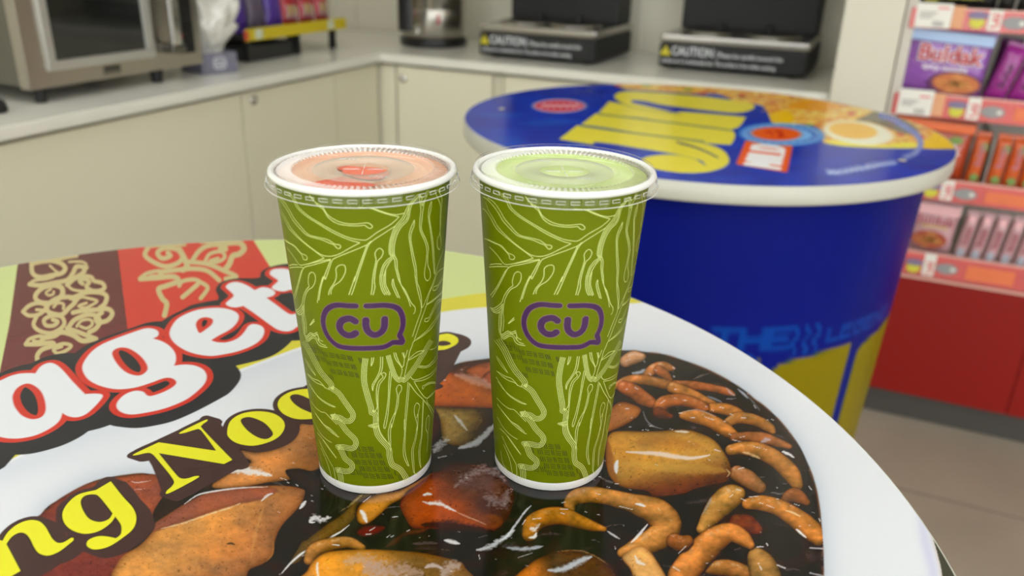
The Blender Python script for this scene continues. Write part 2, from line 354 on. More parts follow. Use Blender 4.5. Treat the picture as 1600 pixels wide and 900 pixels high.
# ------------------------------------------------------------------ the blue noodle table behind the cups
BC = (-.268, 1.387); BR = .388
def blue_art(P):
    X, Y = P.X, P.Y
    n = fbm(X/40, Y/9, 4); P.C[:] = np.array((2, 58, 172.))*(.86+.25*n[:, None])
    n2 = fbm(X/60, Y/12, 21); i = np.nonzero((n2 > .55) & (X < 1130) & (Y > 175))[0]; P.mix(i, np.clip((n2[i]-.52)*2.5, 0, .45), (44, 96, 195))
    B1 = lambda p: T(1000, 130, 6, p); B2 = lambda p: T(860, 130, 6, p); B3 = lambda p: T(1160, 120, 4.706, p)
    food = B2([(610, 12), (760, -40), (1100, -60)])+B3([(0, -10), (460, 130), (640, 130), (900, 190), (1150, 250), (1400, 330), (1590, 430), (1600, 530), (1570, 532)])+B3([(1300, 527), (1000, 522), (750, 507), (600, 485), (600, 440), (560, 380), (460, 350), (330, 360), (230, 350), (160, 225), (70, 200)])+B1([(1000, 190), (900, 175), (800, 125), (700, 100), (500, 100), (200, 80)])+B2([(900, 70), (720, 55)])
    P.fill(food, (236, 186, 78), soft=1.5)
    Pf = cat(food, n=5); i = P.box(Pf, 1); ins = sdf(X[i], Y[i], Pf) < -1; i = i[ins]
    rr = np.random.RandomState(3)
    nz = fbm(X[i]/9, Y[i]/2.6, 5); al = np.clip((nz-.5)*5, 0, .8); P.mix(i, al, (222, 140, 50)); nz = fbm(X[i]/6, Y[i]/2, 15); P.mix(i, np.clip((nz-.55)*6, 0, .85), (250, 222, 130)); nz = fbm(X[i]/12, Y[i]/3, 25); P.mix(i, np.clip((nz-.62)*7, 0, .7), (190, 84, 40))
    for k in range(70):
        a = i[rr.randint(len(i))]; x, y = X[a], Y[a]; w = rr.uniform(6, 22); s_ = rr.uniform(-3, 3)
        P.stroke([(x-w, y-s_), (x, y+rr.uniform(-2, 2)), (x+w, y+s_)], rr.uniform(1, 2.2), [(255, 226, 120), (226, 150, 60), (205, 112, 44), (250, 205, 90)][k % 4], a=.7)
    for (x, y) in ((1010, 133), (1075, 140), (1160, 152), (1275, 205), (1265, 196), (1390, 176)): P.ell((x, y), 7, 2.5, (120, 160, 70), a=.7)
    for (x, y) in ((965, 133), (1098, 146), (1160, 150), (1408, 211), (1440, 215), (1330, 178)): P.ell((x, y), 6, 2.5, (200, 60, 40), a=.8)
    P.fill(B3([(640, 160), (380, 190), (370, 235), (700, 240)]), (236, 160, 40), soft=2)
    P.fill(B3([(1000, 250), (900, 290), (840, 320), (960, 340), (1200, 420), (1300, 400), (1180, 310)]), (110, 104, 84), soft=3)
    P.ell((1222, 184), 18, 12, (240, 192, 20), soft=2); P.fill(B3([(1345, 525), (1345, 470), (1480, 400), (1575, 515)]), (240, 196, 10), soft=1)
    P.fill(B3([(620, 480), (760, 512), (1240, 524), (1250, 480), (1000, 500), (760, 470)]), (240, 226, 70), soft=1)
    P.ell((1341, 207.5), 55, 18, (246, 240, 214), rot=.12, soft=2); P.ell((1333, 204), 38, 12.5, (240, 186, 66), rot=.1, soft=1.5)
    yel = (228, 214, 70)
    J = B2([(80, 525), (80, 525), (250, 395), (250, 395), (600, 440), (1000, 490), (1200, 525)])+B1([(480, 545), (650, 575), (780, 630), (835, 710), (800, 780), (650, 830), (450, 842), (250, 825), (100, 790), (20, 720), (40, 700), (100, 682), (250, 668), (400, 682), (520, 712), (610, 772), (610, 772), (590, 735), (500, 705), (300, 660), (0, 612)])+B2([(600, 572), (415, 552), (410, 578), (410, 578), (350, 568)])
    P.fill(J, yel)
    P.fill(B2([(285, 388), (285, 388), (430, 280), (430, 280), (700, 308), (1100, 360), (1440, 415)])+B1([(850, 440), (890, 505), (850, 578), (850, 578), (600, 560), (200, 505)])+B2([(840, 470), (500, 415)]), yel)
    P.fill(B2([(450, 280), (450, 280), (550, 170), (550, 170), (700, 200), (900, 235), (1150, 275)])+B1([(400, 268), (700, 290), (975, 315), (985, 330), (930, 405), (850, 438), (850, 438), (500, 395), (200, 355)])+B2([(840, 322), (600, 300)]), yel)
    P.fill(B2([(600, 130), (630, 92), (720, 76), (900, 82), (1440, 125)])+B1([(860, 160), (1030, 190), (1075, 225), (1000, 265), (850, 277), (500, 240), (200, 200)])+B2([(900, 170), (770, 160), (760, 182), (760, 182), (900, 215), (1225, 292), (1225, 292), (1000, 262), (800, 222), (660, 185)]), yel)
    P.stroke(B2([(620, 150), (720, 210), (900, 250), (1230, 297)]), 1.2, (120, 125, 50), a=.8)
    P.stroke(B2([(450, 290), (800, 330), (1440, 408)])+B1([(840, 440)]), 2.6, (105, 120, 100), a=.8); P.stroke(B2([(290, 400), (800, 470), (1440, 545)]), 2.6, (90, 108, 110), a=.8)
    for k in range(8): x, y = B1([(365+k*48, 560+k*10+k*k*1.1)])[0]; P.stroke([(x-3, y-1.6), (x+4, y+1.2), (x+5, y+2.2)], 2.2, (40, 56, 110), smooth=False)
    P.ell((874, 165.5), 42, 10.5, (222, 196, 212), soft=1.5); P.ell((874, 165.5), 38, 8.5, (208, 60, 76), soft=1.2)
    for k in range(6): P.stroke([(846+k*10, 168), (851+k*10, 163), (855+k*10, 167.5)], 1.8, (240, 214, 220))
    P.stroke(B1([(1000, 552), (1000, 552), (1415, 592), (1415, 592), (1368, 822), (1368, 822), (920, 748), (920, 748)]), 5, (226, 92, 30), closed=True); P.fill(B1([(1000, 552), (1415, 592), (1368, 822), (915, 748)]), (232, 92, 26), smooth=False)
    def q(u, v):   # baseline runs away from the viewer, letter tops point left
        a = np.array(B1([(1310, 800)])[0]); b = np.array(B1([(1350, 605)])[0]); c = np.array(B1([(985, 755)])[0]); d = np.array(B1([(1065, 575)])[0])
        return tuple((a*(1-u)+b*u)*(1-v)+(c*(1-u)+d*u)*v)
    letters(P, 'MILD', q, 5.0, (250, 244, 248), wd=.8, gap=.16)
    P.ell((1222, 210), 66, 17.5, (120, 176, 236), rot=.03, soft=2.5); P.ell((1222, 210), 57, 13.5, (46, 96, 186), rot=.03, soft=1.5); P.ell((1220, 210), 50, 12.2, (120, 180, 240), rot=.03); P.ell((1213, 209), 39, 10.5, (232, 96, 36), rot=.03, soft=1.5)
    P.stroke([(1196, 208), (1203, 205), (1207, 212)], 2.4, (190, 50, 40)); P.stroke([(1212, 205), (1222, 207), (1216, 213), (1226, 212)], 2.6, (180, 40, 36))
    for k in range(26):
        a = k/26*2*math.pi; P.stroke([(1221+53*math.cos(a), 210+12.6*math.sin(a)), (1221+58*math.cos(a), 210+14.4*math.sin(a))], 1.2, (190, 220, 250), a=.7)
    rb = cat(B3([(1020, 285), (1110, 315), (1200, 370), (1285, 430), (1310, 500), (1270, 560), (1190, 592)]), closed=False, n=8)
    P.stroke([tuple(p) for p in rb], 9, (92, 108, 184), smooth=False)
    for k in range(2, len(rb)-1, 2):
        d = rb[k]-rb[k-1]; d = d/np.hypot(*d); nn = np.array((-d[1], d[0]))*3; P.stroke([tuple(rb[k]-nn), tuple(rb[k]+nn+d)], 1.3, (206, 214, 244), a=.8, smooth=False)
    tx = cat(B3([(620, 700), (700, 700), (800, 682), (900, 665), (1000, 645), (1130, 625)]), closed=False, n=6)
    for k in range(1, len(tx)-1): x, y = tx[k]; P.stroke([(x-2, y-4), (x, y+3), (x+2.6, y-2), (x+3.4, y+4)], 1.3, (190, 200, 240), smooth=False)
    P.stroke(B3([(1230, 612), (1460, 640)]), 1.6, (60, 84, 190), a=.7)
NR, NT = 170, 720
rr_ = np.concatenate([[0], np.linspace(.002, BR-.002, NR-1)]); th = np.linspace(0, 2*math.pi, NT, endpoint=False)
Vb = np.stack([rr_[:, None]*np.cos(th), rr_[:, None]*np.sin(th), np.zeros((NR, NT))], -1).reshape(-1, 3)
px, py = project(Vb+[BC[0], BC[1], ZT]); P = Paint(px, py); blue_art(P)
M_print = vmat('printed_laminate', .16, .07)
bt = empty('noodle_cup_table', (BC[0], BC[1], 0), label='round blue table shaped like a noodle cup, yellow letters and an egg printed on top', cat='table')
me = color_mesh('tabletop_print', Vb+[0, 0, ZT], grid_faces(NR, NT, True), ink(P.C, 1.), M_print); link('tabletop_print', me, bt)
MB().lathe([(0, .9495), (.3862, .9495), (.3865, .9503), (.388, .949), (.3882, .928), (.3872, .925), (.35, .925), (0, .925)], M_rim, 160).build('tabletop', bt, label='thick ivory tabletop edge')
for a in (math.atan2(1.0, .05),): pass
for (x, y) in ((1409.7, 250.7), (784, 170)):
    p = onz(x, y, ZT); MB().lathe([(0, .0012), (.004, .001), (.006, .0002)], mat('screw_cover', (190, 180, 150), .4), 16, (p[0]-BC[0], p[1]-BC[1], ZT)).build('screw_cover', bt)
nz_, nt_ = 150, 540; zz = np.linspace(.9245, .02, nz_); tt = np.linspace(-math.pi, math.pi, nt_, endpoint=False)
rz = np.interp(zz, [.02, .47, .875, .93], [.310, .336, .356, .358]); Vc = np.stack([rz[:, None]*np.cos(tt), rz[:, None]*np.sin(tt), np.repeat(zz[:, None], nt_, 1)], -1).reshape(-1, 3)
P = Paint(np.tile(np.degrees(tt), nz_)*6, np.repeat(zz*1000, nt_)); P.C[:] = (0, 46, 132)
for k in range(-6, 7):
    a0 = (-31+k*27)*6; P.fill([(a0-24*6, 0), (a0-24*6, 668), (a0-22*6, 680), (a0-12*6, 688), (a0-3, 692), (a0-3, 0)], (148, 132, 28), smooth=False, soft=2)
lt = (34, 78, 168)
letters(P, 'THE', lambda u, v: ((-70+18*u)*6, 705+30*v), 9, lt, wd=.8, gap=.25, soft=1.5)
letters(P, 'LEGEND', lambda u, v: ((-41+26*u)*6, 706+20*v), 5, lt, wd=.8, gap=.3, soft=1.5)
for k in range(3): P.stroke([((-50.5+k*3)*6+4*math.sin(t*1.4), 690+t*6.) for t in range(9)], 5, lt)
P.stroke([(-62*6+22*math.cos(a), 670+22*math.sin(a)) for a in np.linspace(0, 6, 14)], 8, lt)
me = color_mesh('cup_body', Vc, grid_faces(nz_, nt_, True), ink(P.C, .8), vmat('glossy_blue_wrap', .35, .07), smooth=True)
link('pedestal_body', me, bt); MB().lathe([(0, .02), (.31, .02), (.306, .0005), (0, .0005)], M_kick, 96).build('foot_plate', bt)

# ------------------------------------------------------------------ the front noodle table, its printed top
FC = (-.307, .251); FR = .40
A1 = lambda p: T(0, 370, 6.667, p); A2 = lambda p: T(200, 370, 5.625, p); A3 = lambda p: T(0, 480, 6.667, p); A4 = lambda p: T(160, 480, 6.667, p)
GW = [  # white letter faces, photo pixels
 ([(-60, 650), (-45, 612), (0, 594.8), (15, 588), (30, 584), (45, 583), (55.5, 583.5), (55.5, 583.5), (62, 574), (71, 568.5), (80, 567), (88, 570), (95, 575.5), (103, 584), (112, 594.5), (122, 605), (132.8, 615.8), (132.8, 615.8), (146, 615), (157, 615.8), (160.5, 618.8), (156, 626), (147, 636), (135, 646.5), (123, 651.5), (112, 651.5), (103.5, 648.8), (97.5, 645), (97.5, 645), (94, 655), (87, 663), (73.5, 672), (55.5, 680), (37.5, 684), (19.5, 685.2), (0, 682.5), (-30, 673)],
  [(40.5, 599.3), (27, 606), (20, 617), (20, 627), (24, 637.5), (34.5, 649.5), (50, 655), (64.5, 651.8), (71.3, 642), (70.5, 627), (64.5, 612), (53, 602)]),
 ([(145.5, 547.5), (160, 537.8), (179.5, 529.5), (202, 521.3), (223, 514.2), (233.5, 513), (244, 515.3), (247.8, 520.5), (245.5, 525.8), (238, 528.8), (238, 528.8), (253, 533.3), (265, 540.8), (273.3, 551.3), (274.8, 562.5), (271.8, 571.5), (271.8, 571.5), (287.5, 569.7), (304, 571.2), (317.5, 577.5), (322.8, 588), (319, 600), (305.5, 613.5), (287.5, 626), (257.5, 638), (227.5, 644.8), (205, 647.5), (190, 644), (182.5, 636.5), (184, 627.5), (194.5, 617), (209.5, 611), (223, 611.8), (229.8, 617.8), (238, 618.5), (257.5, 611.8), (272.5, 602.8), (275.5, 596), (268, 590.8), (256, 590.8), (235, 598.3), (209.5, 605.8), (182.5, 608), (157.5, 603), (139.5, 594), (130.5, 582), (129, 571.5), (135, 559.5)],
  [(175, 553.5), (180, 545.5), (191.5, 542.7), (205, 546), (220, 556.5), (229, 568.5), (230.5, 577.5), (223, 585), (212.5, 586.8), (197.5, 582), (184, 570)]),
 ([(265, 522), (269, 509), (280, 496.5), (302.5, 486), (325, 481.8), (347.5, 481.5), (365.5, 486), (373, 493.5), (370, 504), (359.5, 514.5), (343, 523.5), (329.5, 531.8), (329.5, 531.8), (340, 534.8), (355, 534.8), (370, 529.5), (380.5, 520.5), (389, 508.8), (398, 506.5), (408.5, 509.5), (413, 517), (408.5, 529), (395, 539.5), (372.5, 548.5), (350, 553.5), (327.5, 556), (302.5, 552), (284.5, 544.5), (271, 534)],
  [(306, 505.5), (311.5, 498), (322, 495.5), (332.5, 499), (331, 507), (322, 514.5), (312.3, 520.5), (307.8, 514.5)]),
 ([(352.9, 448.2), (360, 442), (372.4, 441), (386.7, 446.4), (398, 453.5), (398, 453.5), (409.8, 449), (422, 451), (430, 457), (425.8, 462.4), (416, 465), (416, 465), (431, 475.8), (448.9, 489), (457.8, 491), (475, 487), (492, 490), (490, 500), (466, 509.5), (457.5, 515.5), (447.5, 517.8), (435.5, 515.5), (425, 509.5), (402.5, 493), (380, 477.7), (380, 477.7), (370.7, 480), (360, 479.3), (352.9, 475), (356.4, 470.4), (365.3, 462.4), (360, 455.3)], None),
 ([(422, 428.7), (424, 422.4), (434.7, 419.8), (449, 420.7), (470, 430), (488, 434), (505, 436), (505, 444), (494, 448), (515, 462), (535, 466), (560, 460), (565, 470), (545, 482), (520, 486), (490, 474), (470, 460), (456, 452.7), (443.6, 455.3), (431, 453.5), (424.9, 449), (431, 442.9), (434.7, 438.4), (429, 434)], None)]
BLK = [(-150, 660), (-60, 612), (0, 583.5), (30, 572), (48, 568.5), (55.5, 564), (75, 556.5), (97.5, 552), (118.5, 552), (118.5, 552), (127.5, 544.5), (150, 532.5), (180, 521), (210, 510.8), (232, 503.5), (253, 502), (253, 502), (265, 494), (287.5, 483), (299.5, 476.7), (324.4, 471), (340.4, 468.7), (340.4, 468.7), (341.5, 463), (337, 452), (345.8, 441), (369, 435), (395.6, 435), (407, 433), (407, 433), (408, 425), (422, 417), (449, 412), (490, 412), (530, 425), (575, 445), (600, 465), (590, 490), (550, 508), (510, 525), (490, 531.5), (468.5, 532), (455.8, 532.5), (455.8, 532.5), (447.5, 541), (431, 553), (413, 560.5), (398, 564.6), (369, 571.5), (369, 571.5), (376, 582), (376, 591), (370, 601.5), (359.5, 613), (347.5, 621), (310, 641), (272.5, 657.5), (242.5, 665), (212.5, 669), (182.5, 666.5), (172, 664), (172, 664), (157.5, 669), (138, 673.8), (138, 673.8), (123, 684), (97.5, 696), (67.5, 705), (45, 709.5), (24, 710.7), (24, 710.7), (12, 724.5), (0, 734), (-60, 765), (-150, 800)]
GY = [
 ([(-50, 852), (-10, 842), (0, 844), (4, 845), (4, 845), (12, 832), (26, 820), (44, 813), (60, 814), (70, 822), (76, 832), (82, 842), (90, 848), (100, 847), (112, 840), (115, 843.6), (108, 850), (92, 862), (76, 868), (62, 865), (54, 856), (47, 842), (40, 834), (30, 832.4), (18, 839), (10, 850), (10, 850), (32, 892), (32, 892), (18, 900), (-20, 920), (-40, 925), (-28, 905)], None),
 ([(173, 752), (173, 752), (192, 776), (208, 794), (213, 810), (208, 826), (192, 840), (170, 854), (148, 858.6), (136, 853), (138, 844), (152, 838), (166, 838), (181, 841), (181, 841), (189, 834), (189, 820), (180, 807), (180, 807), (172, 818), (154, 830), (132, 834), (112, 828), (100, 816), (98, 800), (108, 784), (124, 772), (150, 765.6), (150, 765.6)],
  [(126, 784), (132, 775), (146, 772.4), (156, 777), (176, 802), (176, 802), (170, 811), (156, 815.6), (140, 811), (130, 798)]),
 ([(210, 709), (248, 691), (248, 691), (338, 704.4), (338, 704.4), (318, 677), (312, 671), (306, 671), (286, 677), (282, 675), (320, 656.4), (323.6, 658), (316, 664), (318, 672), (363, 718.4), (363, 718.4), (350, 725), (350, 725), (248, 708), (248, 708), (274, 740), (282, 747), (292, 747.6), (306, 743.6), (308.6, 747), (264, 770.6), (260.6, 767), (270, 758), (270, 748), (246, 718), (238, 709.6), (230, 707.6), (212, 711.4)], None),
 ([(355, 674), (360, 658), (376, 647), (400, 642.6), (424, 645), (440, 654), (445, 666), (438, 680), (422, 690), (396, 696.4), (372, 693), (358, 684)], [(376, 658), (382, 652.4), (394, 652.4), (412, 660), (424, 672), (426, 680), (416, 686), (402, 683), (386, 672)]),
 ([(434, 634), (438, 622), (454, 612), (478, 607.6), (500, 608.5), (516, 615), (522, 628), (514, 642), (498, 652), (480, 655), (460, 654), (442, 646)], [(453, 620), (460, 616), (472, 618), (490, 627), (502, 638), (504, 646), (496, 650), (488, 646), (470, 638), (458, 629)]),
 ([(530, 600), (546, 588), (570, 584), (560, 570), (590, 562), (592, 566), (620, 606), (628, 612), (610, 618), (600, 614), (580, 622), (556, 622), (536, 614)], [(550, 600), (560, 594), (574, 594), (592, 606), (588, 614), (574, 614), (558, 610)]),
 ([(606, 560), (634, 550), (662, 596), (670, 600), (648, 606), (640, 604), (614, 564)], None),
 ([(687, 523), (701.8, 521.5), (715, 528), (714, 537), (699, 545), (687, 547), (672, 548), (664, 540), (670, 528)], [(680, 537), (688, 533), (698, 533), (705, 537), (697, 540), (686, 540)])]
LF = np.array([MW[:2, 0], MW[:2, 1]])      # the viewer's right and forward directions on the table, as metric axes
def px2tab(P):
    return np.array([[(q := onz(x, y, ZT)[:2])@LF[0], q@LF[1]] for x, y in P])
def food(P):
    f1 = lambda p: T(180, 720, 5, p); f2 = lambda p: T(480, 720, 5, p); f3 = lambda p: T(670, 500, 4.09, p); f4 = lambda p: T(940, 540, 6.667, p)
    f5 = lambda p: T(1100, 580, 6.43, p); f6 = lambda p: T(920, 640, 6.667, p); f7 = lambda p: T(1080, 680, 4.09, p); f8 = lambda p: T(780, 750, 5, p); n1 = lambda p: T(0, 720, 5, p); n2 = lambda p: T(200, 600, 5, p)
    X, Y = P.X, P.Y
    rs = np.random.RandomState(11)
    for k in range(230):
        x = rs.uniform(300, 1280); y = rs.uniform(560, 905); w = rs.uniform(4, 26); a_ = rs.uniform(-.7, .5); j = np.argmin((X-x)**2+(Y-y)**2)
        if P.C[j].sum() > 180: continue
        P.glint([(x-w*math.cos(a_), y-w*.6*math.sin(a_)), (x, y+rs.uniform(-4, 4)), (x+w*math.cos(a_), y+w*.6*math.sin(a_))], rs.uniform(1., 4.5), rs.uniform(.15, .55), [(120, 112, 116), (84, 60, 50), (170, 168, 174), (70, 50, 44)][k % 4], 1., seed=k)
    # between the cups
    P.blob(f3([(90, 350), (180, 290), (300, 262), (420, 258), (560, 262), (560, 350), (400, 400), (200, 420)]), (96, 58, 50), w=8, tex=.1)
    P.blob(f3([(230, 330), (300, 282), (400, 262), (470, 290), (430, 360), (330, 390)]), (178, 92, 56), edge=(60, 28, 20), w=9)
    P.blob(f3([(340, 380), (380, 330), (440, 330), (440, 420), (380, 440)]), (170, 84, 58), edge=(60, 28, 20), w=6)
    P.blob(f3([(-40, 560), (-50, 420), (20, 335), (100, 318), (180, 345), (300, 378), (400, 425), (470, 480), (430, 565), (200, 562)]), (206, 100, 40), edge=(110, 40, 20), w=12, grad=(f3([(150, 400)])[0], f3([(300, 560)])[0], (190, 96, 32)))
    P.glint(f3([(170, 350), (260, 375), (340, 400), (420, 440)]), 8, .65, (226, 170, 150)); P.glint(f3([(60, 378), (105, 385)]), 3, .9)
    P.blob(f3([(-60, 560), (50, 552), (200, 562), (420, 572), (420, 680), (330, 760), (200, 810), (90, 770), (60, 650)]), (186, 146, 74), edge=(60, 40, 20), w=14, grad=(f3([(180, 600)])[0], f3([(400, 690)])[0], (36, 28, 20)), tex=.2)
    P.glint(f3([(165, 610), (200, 650), (245, 705)]), 3, .7); P.glint(f3([(190, 820), (260, 800), (320, 770), (400, 690), (450, 640)]), 6, .85, (214, 218, 224)); P.glint(f3([(30, 850), (60, 800), (130, 765)]), 7, .8, (220, 220, 224), 1.2); P.glint(f3([(60, 880), (110, 870)]), 5, .7, rough=1.2)
    P.blob(f3([(-60, 620), (20, 560), (60, 600), (75, 680), (50, 760), (0, 800), (-60, 800)]), (70, 34, 26), w=6)
    # pieces left of the cups
    P.blob([(56, 812), (65, 803), (90, 782), (130, 759), (160, 750), (196, 744), (222, 741), (256, 743), (270, 752), (255, 790), (243, 806), (244, 822), (200, 862), (176, 900), (120, 920), (40, 930), (30, 860)], (160, 82, 58), w=10, tex=.12, dark=.75, grad=((230, 760), (110, 880), (132, 58, 50)))
    P.glint([(205, 752), (215, 754), (235, 751)], 1.2, .5); P.glint([(210, 765), (226, 764)], 1, .5)
    P.blob([(240, 800), (262, 770), (300, 750), (340, 742), (350, 760), (310, 775), (280, 800), (262, 820), (240, 820)], (56, 42, 38), w=8)
    P.blob(n2([(870, 560), (880, 515), (1000, 532), (1150, 505), (1290, 420), (1350, 310), (1560, 300), (1570, 450), (1530, 600), (1480, 700), (1380, 720), (1300, 745), (1100, 770), (900, 805), (700, 818), (655, 790), (720, 740), (800, 690), (960, 610)]), (212, 140, 80), edge=(120, 74, 40), w=9, dark=.6, grad=(n2([(1100, 560)])[0], n2([(1350, 760)])[0], (150, 96, 50)))
    P.blob(n2([(1230, 680), (1330, 660), (1440, 680), (1560, 650), (1600, 800), (1400, 900), (1380, 800), (1300, 770)]), (58, 46, 40), w=8)
    P.glint(n2([(790, 690), (880, 675), (1000, 690), (1120, 715)]), 6, .95, rough=.9)
    for a in ((1200, 738), (1228, 745), (1250, 770), (1320, 790)): x, y = n2([a])[0]; P.glint([(x-1.8, y-1), (x+2, y+1)], 1.8, .95)
    P.blob(f1([(-30, 900), (0, 830), (60, 740), (190, 660), (290, 550), (310, 490), (400, 430), (540, 340), (700, 260), (850, 225), (1000, 205), (1200, 192), (1350, 196), (1440, 212), (1485, 240), (1455, 330), (1390, 410), (1300, 510), (1250, 620), (1235, 730), (1160, 800), (1050, 850), (900, 960), (0, 990)]), (224, 152, 78), edge=(140, 80, 46), w=16, dark=.74, grad=(f1([(550, 520)])[0], f1([(950, 900)])[0], (176, 112, 66)), tex=.14)
    P.blob(f1([(305, 495), (400, 428), (540, 338), (700, 258), (850, 226), (1000, 208), (1180, 205), (1270, 230), (1180, 290), (1060, 320), (960, 340), (820, 380), (560, 470), (330, 545), (295, 560)]), (160, 90, 66), w=6, dark=.85, tex=.08, soft=1.6)
    P.glint(f1([(540, 340), (640, 270), (760, 240), (980, 212), (1190, 204)]), 1.6, .85, rough=.3); P.glint(f1([(360, 530), (520, 490), (740, 415), (900, 365), (980, 330)]), 1.6, .75, (250, 225, 180), 1.1)
    P.glint(f1([(1140, 315), (1190, 270), (1230, 255)]), 2.4, .8); P.glint(f1([(1440, 375), (1470, 340), (1488, 315)]), 3.2, .9); P.glint(f1([(870, 650), (905, 645), (935, 655)]), 2.2, .85, (70, 56, 44), .2)
    P.glint(f1([(1160, 360), (1100, 560), (1060, 760)]), 3, .35, (225, 165, 90)); P.glint(f1([(1235, 600), (1230, 720), (1180, 790)]), 1.2, .4, (225, 165, 90))
    # below and between
    P.blob(f2([(-140, 800), (-60, 640), (0, 600), (180, 470), (300, 380), (400, 255), (540, 255), (400, 345), (385, 440), (280, 550), (120, 640), (0, 715), (-60, 800)]), (112, 84, 44), edge=(40, 32, 20), w=9, dark=.5)
    P.glint(f2([(250, 400), (330, 350), (400, 290), (430, 265)]), 2, .6, (190, 170, 120), 1.2); P.glint(f2([(20, 475), (60, 440), (110, 460), (185, 440)]), 5.5, .95, rough=1.); P.glint(f2([(20, 480), (60, 480)]), 4.5, .95)
    P.blob(f2([(385, 450), (395, 370), (450, 310), (540, 265), (700, 235), (820, 180), (960, 100), (1000, 95), (900, 180), (800, 230), (735, 300), (650, 345), (560, 430), (470, 495), (410, 490)]), (214, 142, 56), edge=(90, 46, 16), w=9, dark=.55)
    P.glint(f2([(415, 385), (440, 420), (465, 480)]), 4.2, .97); P.glint(f2([(440, 320), (500, 275)]), 2.4, .85)
    P.glint(f2([(-40, 745), (50, 690), (130, 645), (200, 590), (260, 555), (330, 500)]), 1.9, .9, rough=.2); P.glint(f1([(1300, 880), (1380, 790), (1480, 710), (1600, 655)]), 2., .9, rough=.2)
    P.blob(f2([(380, 560), (440, 505), (560, 500), (620, 520), (560, 570), (440, 600)]), (110, 40, 26), w=8, dark=.3)
    P.blob(f2([(600, 680), (680, 600), (800, 530), (960, 520), (900, 570), (760, 600), (690, 660)]), (92, 56, 34), w=8, dark=.4)
    P.blob(f2([(722, 345), (760, 270), (850, 190), (960, 110), (1080, 60), (1200, 30), (1320, 25), (1450, 60), (1560, 140), (1610, 250), (1590, 400), (1500, 520), (1420, 560), (1300, 545), (1100, 535), (950, 528), (820, 522), (760, 440)]), (164, 74, 40), edge=(100, 40, 22), w=13, dark=.6, grad=(f2([(1000, 330)])[0], f2([(1250, 90)])[0], (84, 52, 46)))
    P.glint(f2([(900, 500), (1100, 500), (1300, 540), (1450, 560)]), 9, .75, (40, 28, 26)); P.glint(f2([(1150, 205), (1230, 135), (1350, 75), (1450, 85), (1560, 160)]), 6.5, .7, (186, 172, 178), 1.6); P.glint(f2([(1380, 280), (1450, 310), (1540, 320), (1570, 230)]), 10, .6, (190, 176, 182), 1.7)
    P.glint(f2([(1200, 200), (1320, 150), (1450, 200), (1420, 260)]), 16, .35, (150, 112, 104), 1.3)
    P.glint(f2([(905, 318), (940, 330), (1000, 332), (1060, 345), (1110, 370), (1160, 395)]), 3.2, .97, rough=.9); P.glint(f2([(1150, 390), (1220, 425), (1320, 465), (1400, 500)]), 1.2, .7, (226, 180, 150)); P.glint(f2([(905, 268), (940, 258), (975, 262)]), 2.8, .95)
    P.glint(f2([(1400, 430), (1480, 450), (1500, 490), (1440, 520)]), 6, .5, (150, 80, 44))
    for a, b, r in (((490, 545), (530, 520), 2.6), ((460, 575), (500, 572), 3.2), ((665, 440), (705, 436), 3), ((620, 600), (650, 580), 2), ((655, 595), (675, 585), 2), ((780, 550), (800, 540), 1.8)): P.glint(f2([a, b]), r, .92)
    P.glint(f2([(1070, 620), (1130, 632), (1190, 648)]), 4, .9, rough=.3); P.glint(f2([(1050, 690), (1110, 700)]), 1.6, .6, (210, 180, 150), 1.4); P.glint(f2([(1340, 600), (1410, 580)]), 2, .7, (210, 200, 200), 1.2)
    P.noodle(f2([(10, 780), (60, 700), (200, 650), (330, 640), (430, 680)]), [6, 9, 8, 7, 4], (200, 134, 66), spec=.4); P.glint(f2([(200, 655), (250, 660)]), 2.6, .9)
    P.blob(f2([(-30, 1000), (0, 860), (60, 770), (150, 715), (300, 697), (500, 692), (700, 702), (900, 722), (1150, 775), (1230, 830), (1235, 1000)]), (222, 148, 58), edge=(150, 90, 40), w=10, dark=.75, grad=(f2([(350, 800)])[0], f2([(900, 740)])[0], (130, 92, 50)))
    P.glint(f2([(300, 790), (420, 770), (520, 810), (620, 850), (760, 850), (900, 880)]), 13, .7, (196, 168, 164), 1.4); P.glint(f2([(460, 830), (600, 900), (760, 960)]), 20, .65, (186, 158, 156), 1.2); P.glint(f2([(920, 835), (980, 815), (1060, 840)]), 4, .75, (216, 200, 206)); P.glint(f2([(1050, 900), (1120, 830), (1200, 815)]), 9, .7, (206, 190, 194), 1.1)
    P.glint(f2([(82, 790), (78, 850), (90, 920)]), 2.4, .9, rough=1.)
    P.glint(f2([(1325, 695), (1400, 680), (1480, 640), (1560, 590), (1620, 540)]), 5, .9, (216, 220, 226), .9); P.glint(f2([(1340, 735), (1350, 770)]), 2.4, .8)
    P.glint(f8([(0, 480), (60, 440), (120, 360), (200, 250), (250, 200)]), 2.2, .85, (226, 230, 236)); P.glint(f8([(60, 530), (200, 540), (340, 518)]), 3.6, .85, (206, 214, 226), .9); P.glint(f8([(20, 520), (80, 510), (180, 530)]), 6, .4, (120, 122, 130), 1.2); P.glint(f8([(150, 605), (260, 570)]), 1.3, .7)
    P.glint(f8([(0, 660), (60, 700), (120, 730)]), 16, .3, (110, 104, 108), 1.4)
    # right hand group
    P.noodle(f4([(255, 165), (330, 130), (420, 120)]), [8, 9, 5], (206, 150, 108), spec=.5); P.noodle(f4([(480, 310), (540, 250), (640, 225), (740, 240)]), [6, 7, 7, 3], (196, 122, 68), spec=.6); P.noodle(f4([(600, 260), (660, 310), (710, 365)]), [6, 6, 4], (180, 104, 58), spec=.2)
    P.glint(f4([(320, 285), (390, 280), (460, 245)]), 3, .8, (206, 216, 228), .9); P.glint(f4([(325, 290), (350, 320), (440, 325)]), 2, .6, (190, 196, 206)); P.glint(f4([(250, 165), (300, 140)]), 1.6, .6)
